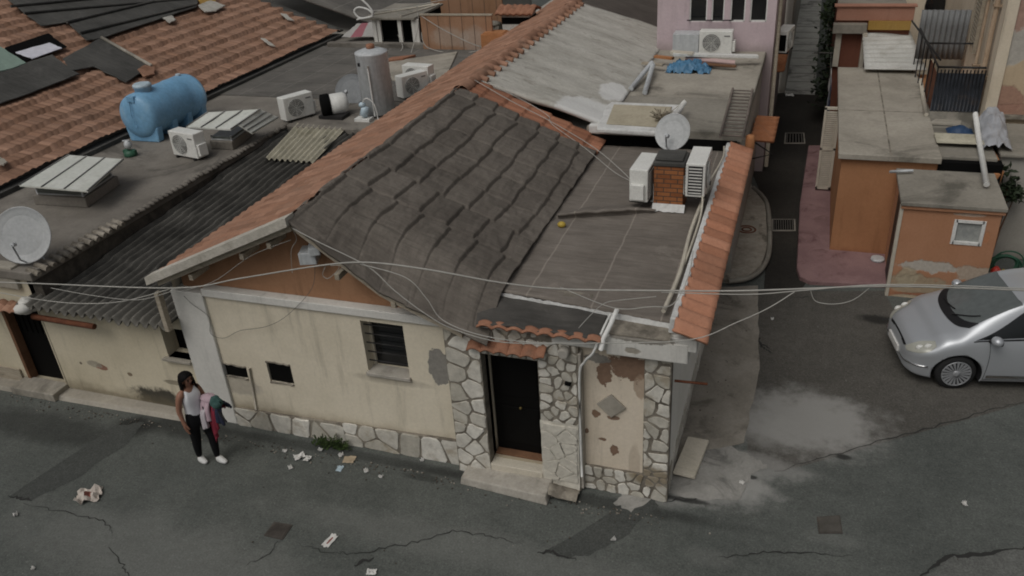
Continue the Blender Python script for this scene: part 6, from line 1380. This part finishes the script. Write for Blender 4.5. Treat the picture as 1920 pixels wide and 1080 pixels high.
for i, (dx, L_) in enumerate(((-.026, .062), (-.009, .075), (.009, .078), (.027, .068))):
    B['fr%d' % i] = ((.035+dx, -.235, .785), .0095); B['fs%d' % i] = ((.040+dx, -.228, .785-L_*.55), .0088); B['ft%d' % i] = ((.046+dx, -.215, .785-L_), .0078); E_ += [('pr', 'fr%d' % i), ('fr%d' % i, 'fs%d' % i), ('fs%d' % i, 'ft%d' % i)]
    B['gr%d' % i] = ((.325, .13, 1.08+dx), .0095); B['gs%d' % i] = ((.325+L_*.5, .115, 1.082+dx), .0088); B['gt%d' % i] = ((.325+L_*.75, .085, 1.085+dx), .0078); E_ += [('pl', 'gr%d' % i), ('gr%d' % i, 'gs%d' % i), ('gs%d' % i, 'gt%d' % i)]
B['hr0'] = ((.065, -.222, .845), .010); B['hr1'] = ((.085, -.212, .80), .0085); E_ += [('wr', 'hr0'), ('hr0', 'hr1')]
B['hl0'] = ((.275, .115, 1.12), .010); B['hl1'] = ((.32, .10, 1.135), .0085); E_ += [('wl', 'hl0'), ('hl0', 'hl1')]
skin('body', B, E_, 'skin', per, 2)
T = {k: (B[k][0], tuple(q+.012 for q in B[k][1])) for k in ('waist', 'chest', 'upper')}; T['waist'] = ((0, 0, .87), (.138, .182)); T['mid'] = ((0, 0, 1.08), (.108, .143)); T['upper'] = ((.012, 0, 1.325), (.082, .112))
for s_, n_ in ((-1, 'a'), (1, 'b')): T['s'+n_] = ((.015, s_*.075, 1.385), (.055, .03)); T['t'+n_] = ((.0, s_*.085, 1.405), (.03, .02))
skin('tank_top', T, [('waist', 'mid'), ('mid', 'chest'), ('chest', 'upper'), ('upper', 'sa'), ('sa', 'ta'), ('upper', 'sb'), ('sb', 'tb')], 'white_top', per, 2)
Lg = {k: (B[k][0], (tuple(q+.012 for q in B[k][1]) if isinstance(B[k][1], tuple) else B[k][1]+.010)) for k in ('pelvis', 'hr', 'kr', 'cr', 'ar', 'hl', 'kl', 'cl', 'al')}; Lg['top'] = ((0, 0, 1.12), (.088, .122))
skin('leggings', Lg, [('pelvis', 'top')]+[e for e in E_ if e[0] in Lg and e[1] in Lg], 'leggings', per, 2, 'pelvis')
for a, t_ in (('ar', 'tr'), ('al', 'tl')):
    p0, p1 = Vector(B[a][0]), Vector(B[t_][0]); N_ = {'h': ((p0.x-.045, p0.y, .045), (.048, .050)), 'm': ((p0.x+.03, p0.y, .055), (.052, .052)), 'b': ((p1.x+.0, p1.y, .042), (.054, .044)), 'e': ((p1.x+.075, p1.y, .036), (.035, .028)), 'c': ((p0.x-.01, p0.y, .11), (.042, .042))}
    skin('shoe', N_, [('h', 'm'), ('m', 'b'), ('b', 'e'), ('m', 'c')], 'trainers', per, 2, 'm')
m_ = MB()
def hair_fn(u, v):
    th = v*2.0; ph = (u-.5)*2*math.pi; fr = .5+.5*math.cos(ph)                 # fr = 1 at the face
    r_ = .100+.006*math.sin(ph*9); lim = 1.0-.55*fr**2; th = v*math.pi*.62*lim*1.15
    return (.030+r_*1.02*math.sin(th)*math.cos(ph), .088*math.sin(th)*math.sin(ph), 1.600+.088*math.cos(th))
m_.grid(hair_fn, 36, 14)
def long_fn(u, v):
    ph = math.pi*.42+u*math.pi*1.16; w_ = .098-.015*v; return (.025+w_*math.cos(ph)-.03*v, (.086-.006*v)*math.sin(ph)+.006*math.sin(u*40), 1.60-.27*v-.01*math.sin(u*30))
m_.grid(long_fn, 40, 8); hr_ = m_.build('hair', 'hair', per, world=False); hr_.modifiers.new('thick', 'SOLIDIFY').thickness = .018
skin('hair_lock', {'a': ((.07, .075, 1.60), .02), 'b': ((.085, .085, 1.50), .018), 'c': ((.095, .085, 1.40), .010)}, [('a', 'b'), ('b', 'c')], 'hair', per, 1)
m_ = MB()
for s_ in (-1, 1): m_.sphere((.121, s_*.030, 1.580), (.008, .013, .007), 8); m_.box(.112, .126, s_*.030-.018, s_*.030+.018, 1.600, 1.606)
m_.build('eyes', 'hair', per, world=False)
m_ = MB(); m_.sphere((.113, 0, 1.528), (.010, .024, .007), 8); m_.build('mouth', 'lips', per, world=False)
m_ = MB()
for s_ in (-1, 1): m_.sphere((.04, s_*.078, 1.565), (.018, .008, .028), 8)
m_.build('ears', 'skin', per, world=False)
cb_ = thing('clothes_bundle', 'bundle of pink, red and dark clothes carried over the woman\'s arm', 'clothes', (PL.x, PL.y, 0), PRZ, None)
def drape(name, x0, x1, yb, zt, l0, l1, mat, seed, bulge=.05, th_=.03):
    m_ = MB()
    def fn(u, v):
        x = x0+(x1-x0)*u; f = math.sin(u*9+seed)*.022+math.sin(u*17+seed*2)*.010; s_ = (v-.32)/.68
        if v < .32: a = (v/.32-1)*math.pi*.55; yy = yb+.075*math.cos(math.pi/2+a)*1.0; zz = zt+.05*math.sin(math.pi/2+a)-.02; return (x, yb+.09*(1-v/.32)*1.2-.0, zt-.16*(1-v/.32)**2+.02*fbm(u*4, v*4, seed))
        L = l0+(l1-l0)*u+.04*fbm(u*3, seed); return (x+.02*s_*math.sin(seed+u*3), yb-.02-bulge*math.sin(min(1, s_*2)*math.pi/2)-f*s_, zt-L*s_+.01*fbm(u*6, s_*5, seed))
    m_.grid(fn, 28, 24); o = m_.build(name, mat, cb_, world=False); o.modifiers.new('thick', 'SOLIDIFY').thickness = th_; return o
drape('pink_garment', .13, .31, .13, 1.20, .40, .30, 'pink_cloth', 1, .06)
drape('printed_garment', .12, .22, .10, 1.10, .42, .36, 'print_cloth', 5, .06)
drape('red_garment', .20, .38, .15, 1.13, .72, .42, 'red_cloth', 2, .05)
drape('dark_garment', .34, .50, .17, 1.16, .28, .36, 'cloth_navy', 3, .05)
m_ = MB(); m_.grid(lambda u, v: (Vector((.42, .12, 1.20))+Vector((.10*math.sin(math.pi*v)*math.cos(2*math.pi*u), .09*math.sin(math.pi*v)*math.sin(2*math.pi*u), .09*math.cos(math.pi*v)))*(1+.35*fbm(u*4, v*4, 2))), 18, 12); m_.build('green_garment', 'green_cloth', cb_, world=False)
m_ = MB(); m_.grid(lambda u, v: (Vector((.26, .14, 1.20))+Vector((.16*math.sin(math.pi*v)*math.cos(2*math.pi*u), .09*math.sin(math.pi*v)*math.sin(2*math.pi*u), .07*math.cos(math.pi*v)))*(1+.3*fbm(u*4, v*4, 5))), 18, 12); m_.build('pink_fold', 'pink_cloth', cb_, world=False)
m_ = MB(); m_.tube(catmull([(.46, .10, 1.08), (.53, .08, .98), (.60, .08, .92)], 5), .03, 7, r1=.012); m_.build('sleeve', 'cloth_black', cb_, world=False)
m_ = MB(); m_.tube(catmull([(.19, .04, 1.10), (.21, .03, .98), (.20, .03, .88)], 5), .018, 6); m_.build('dark_strap', 'cloth_black', cb_, world=False)
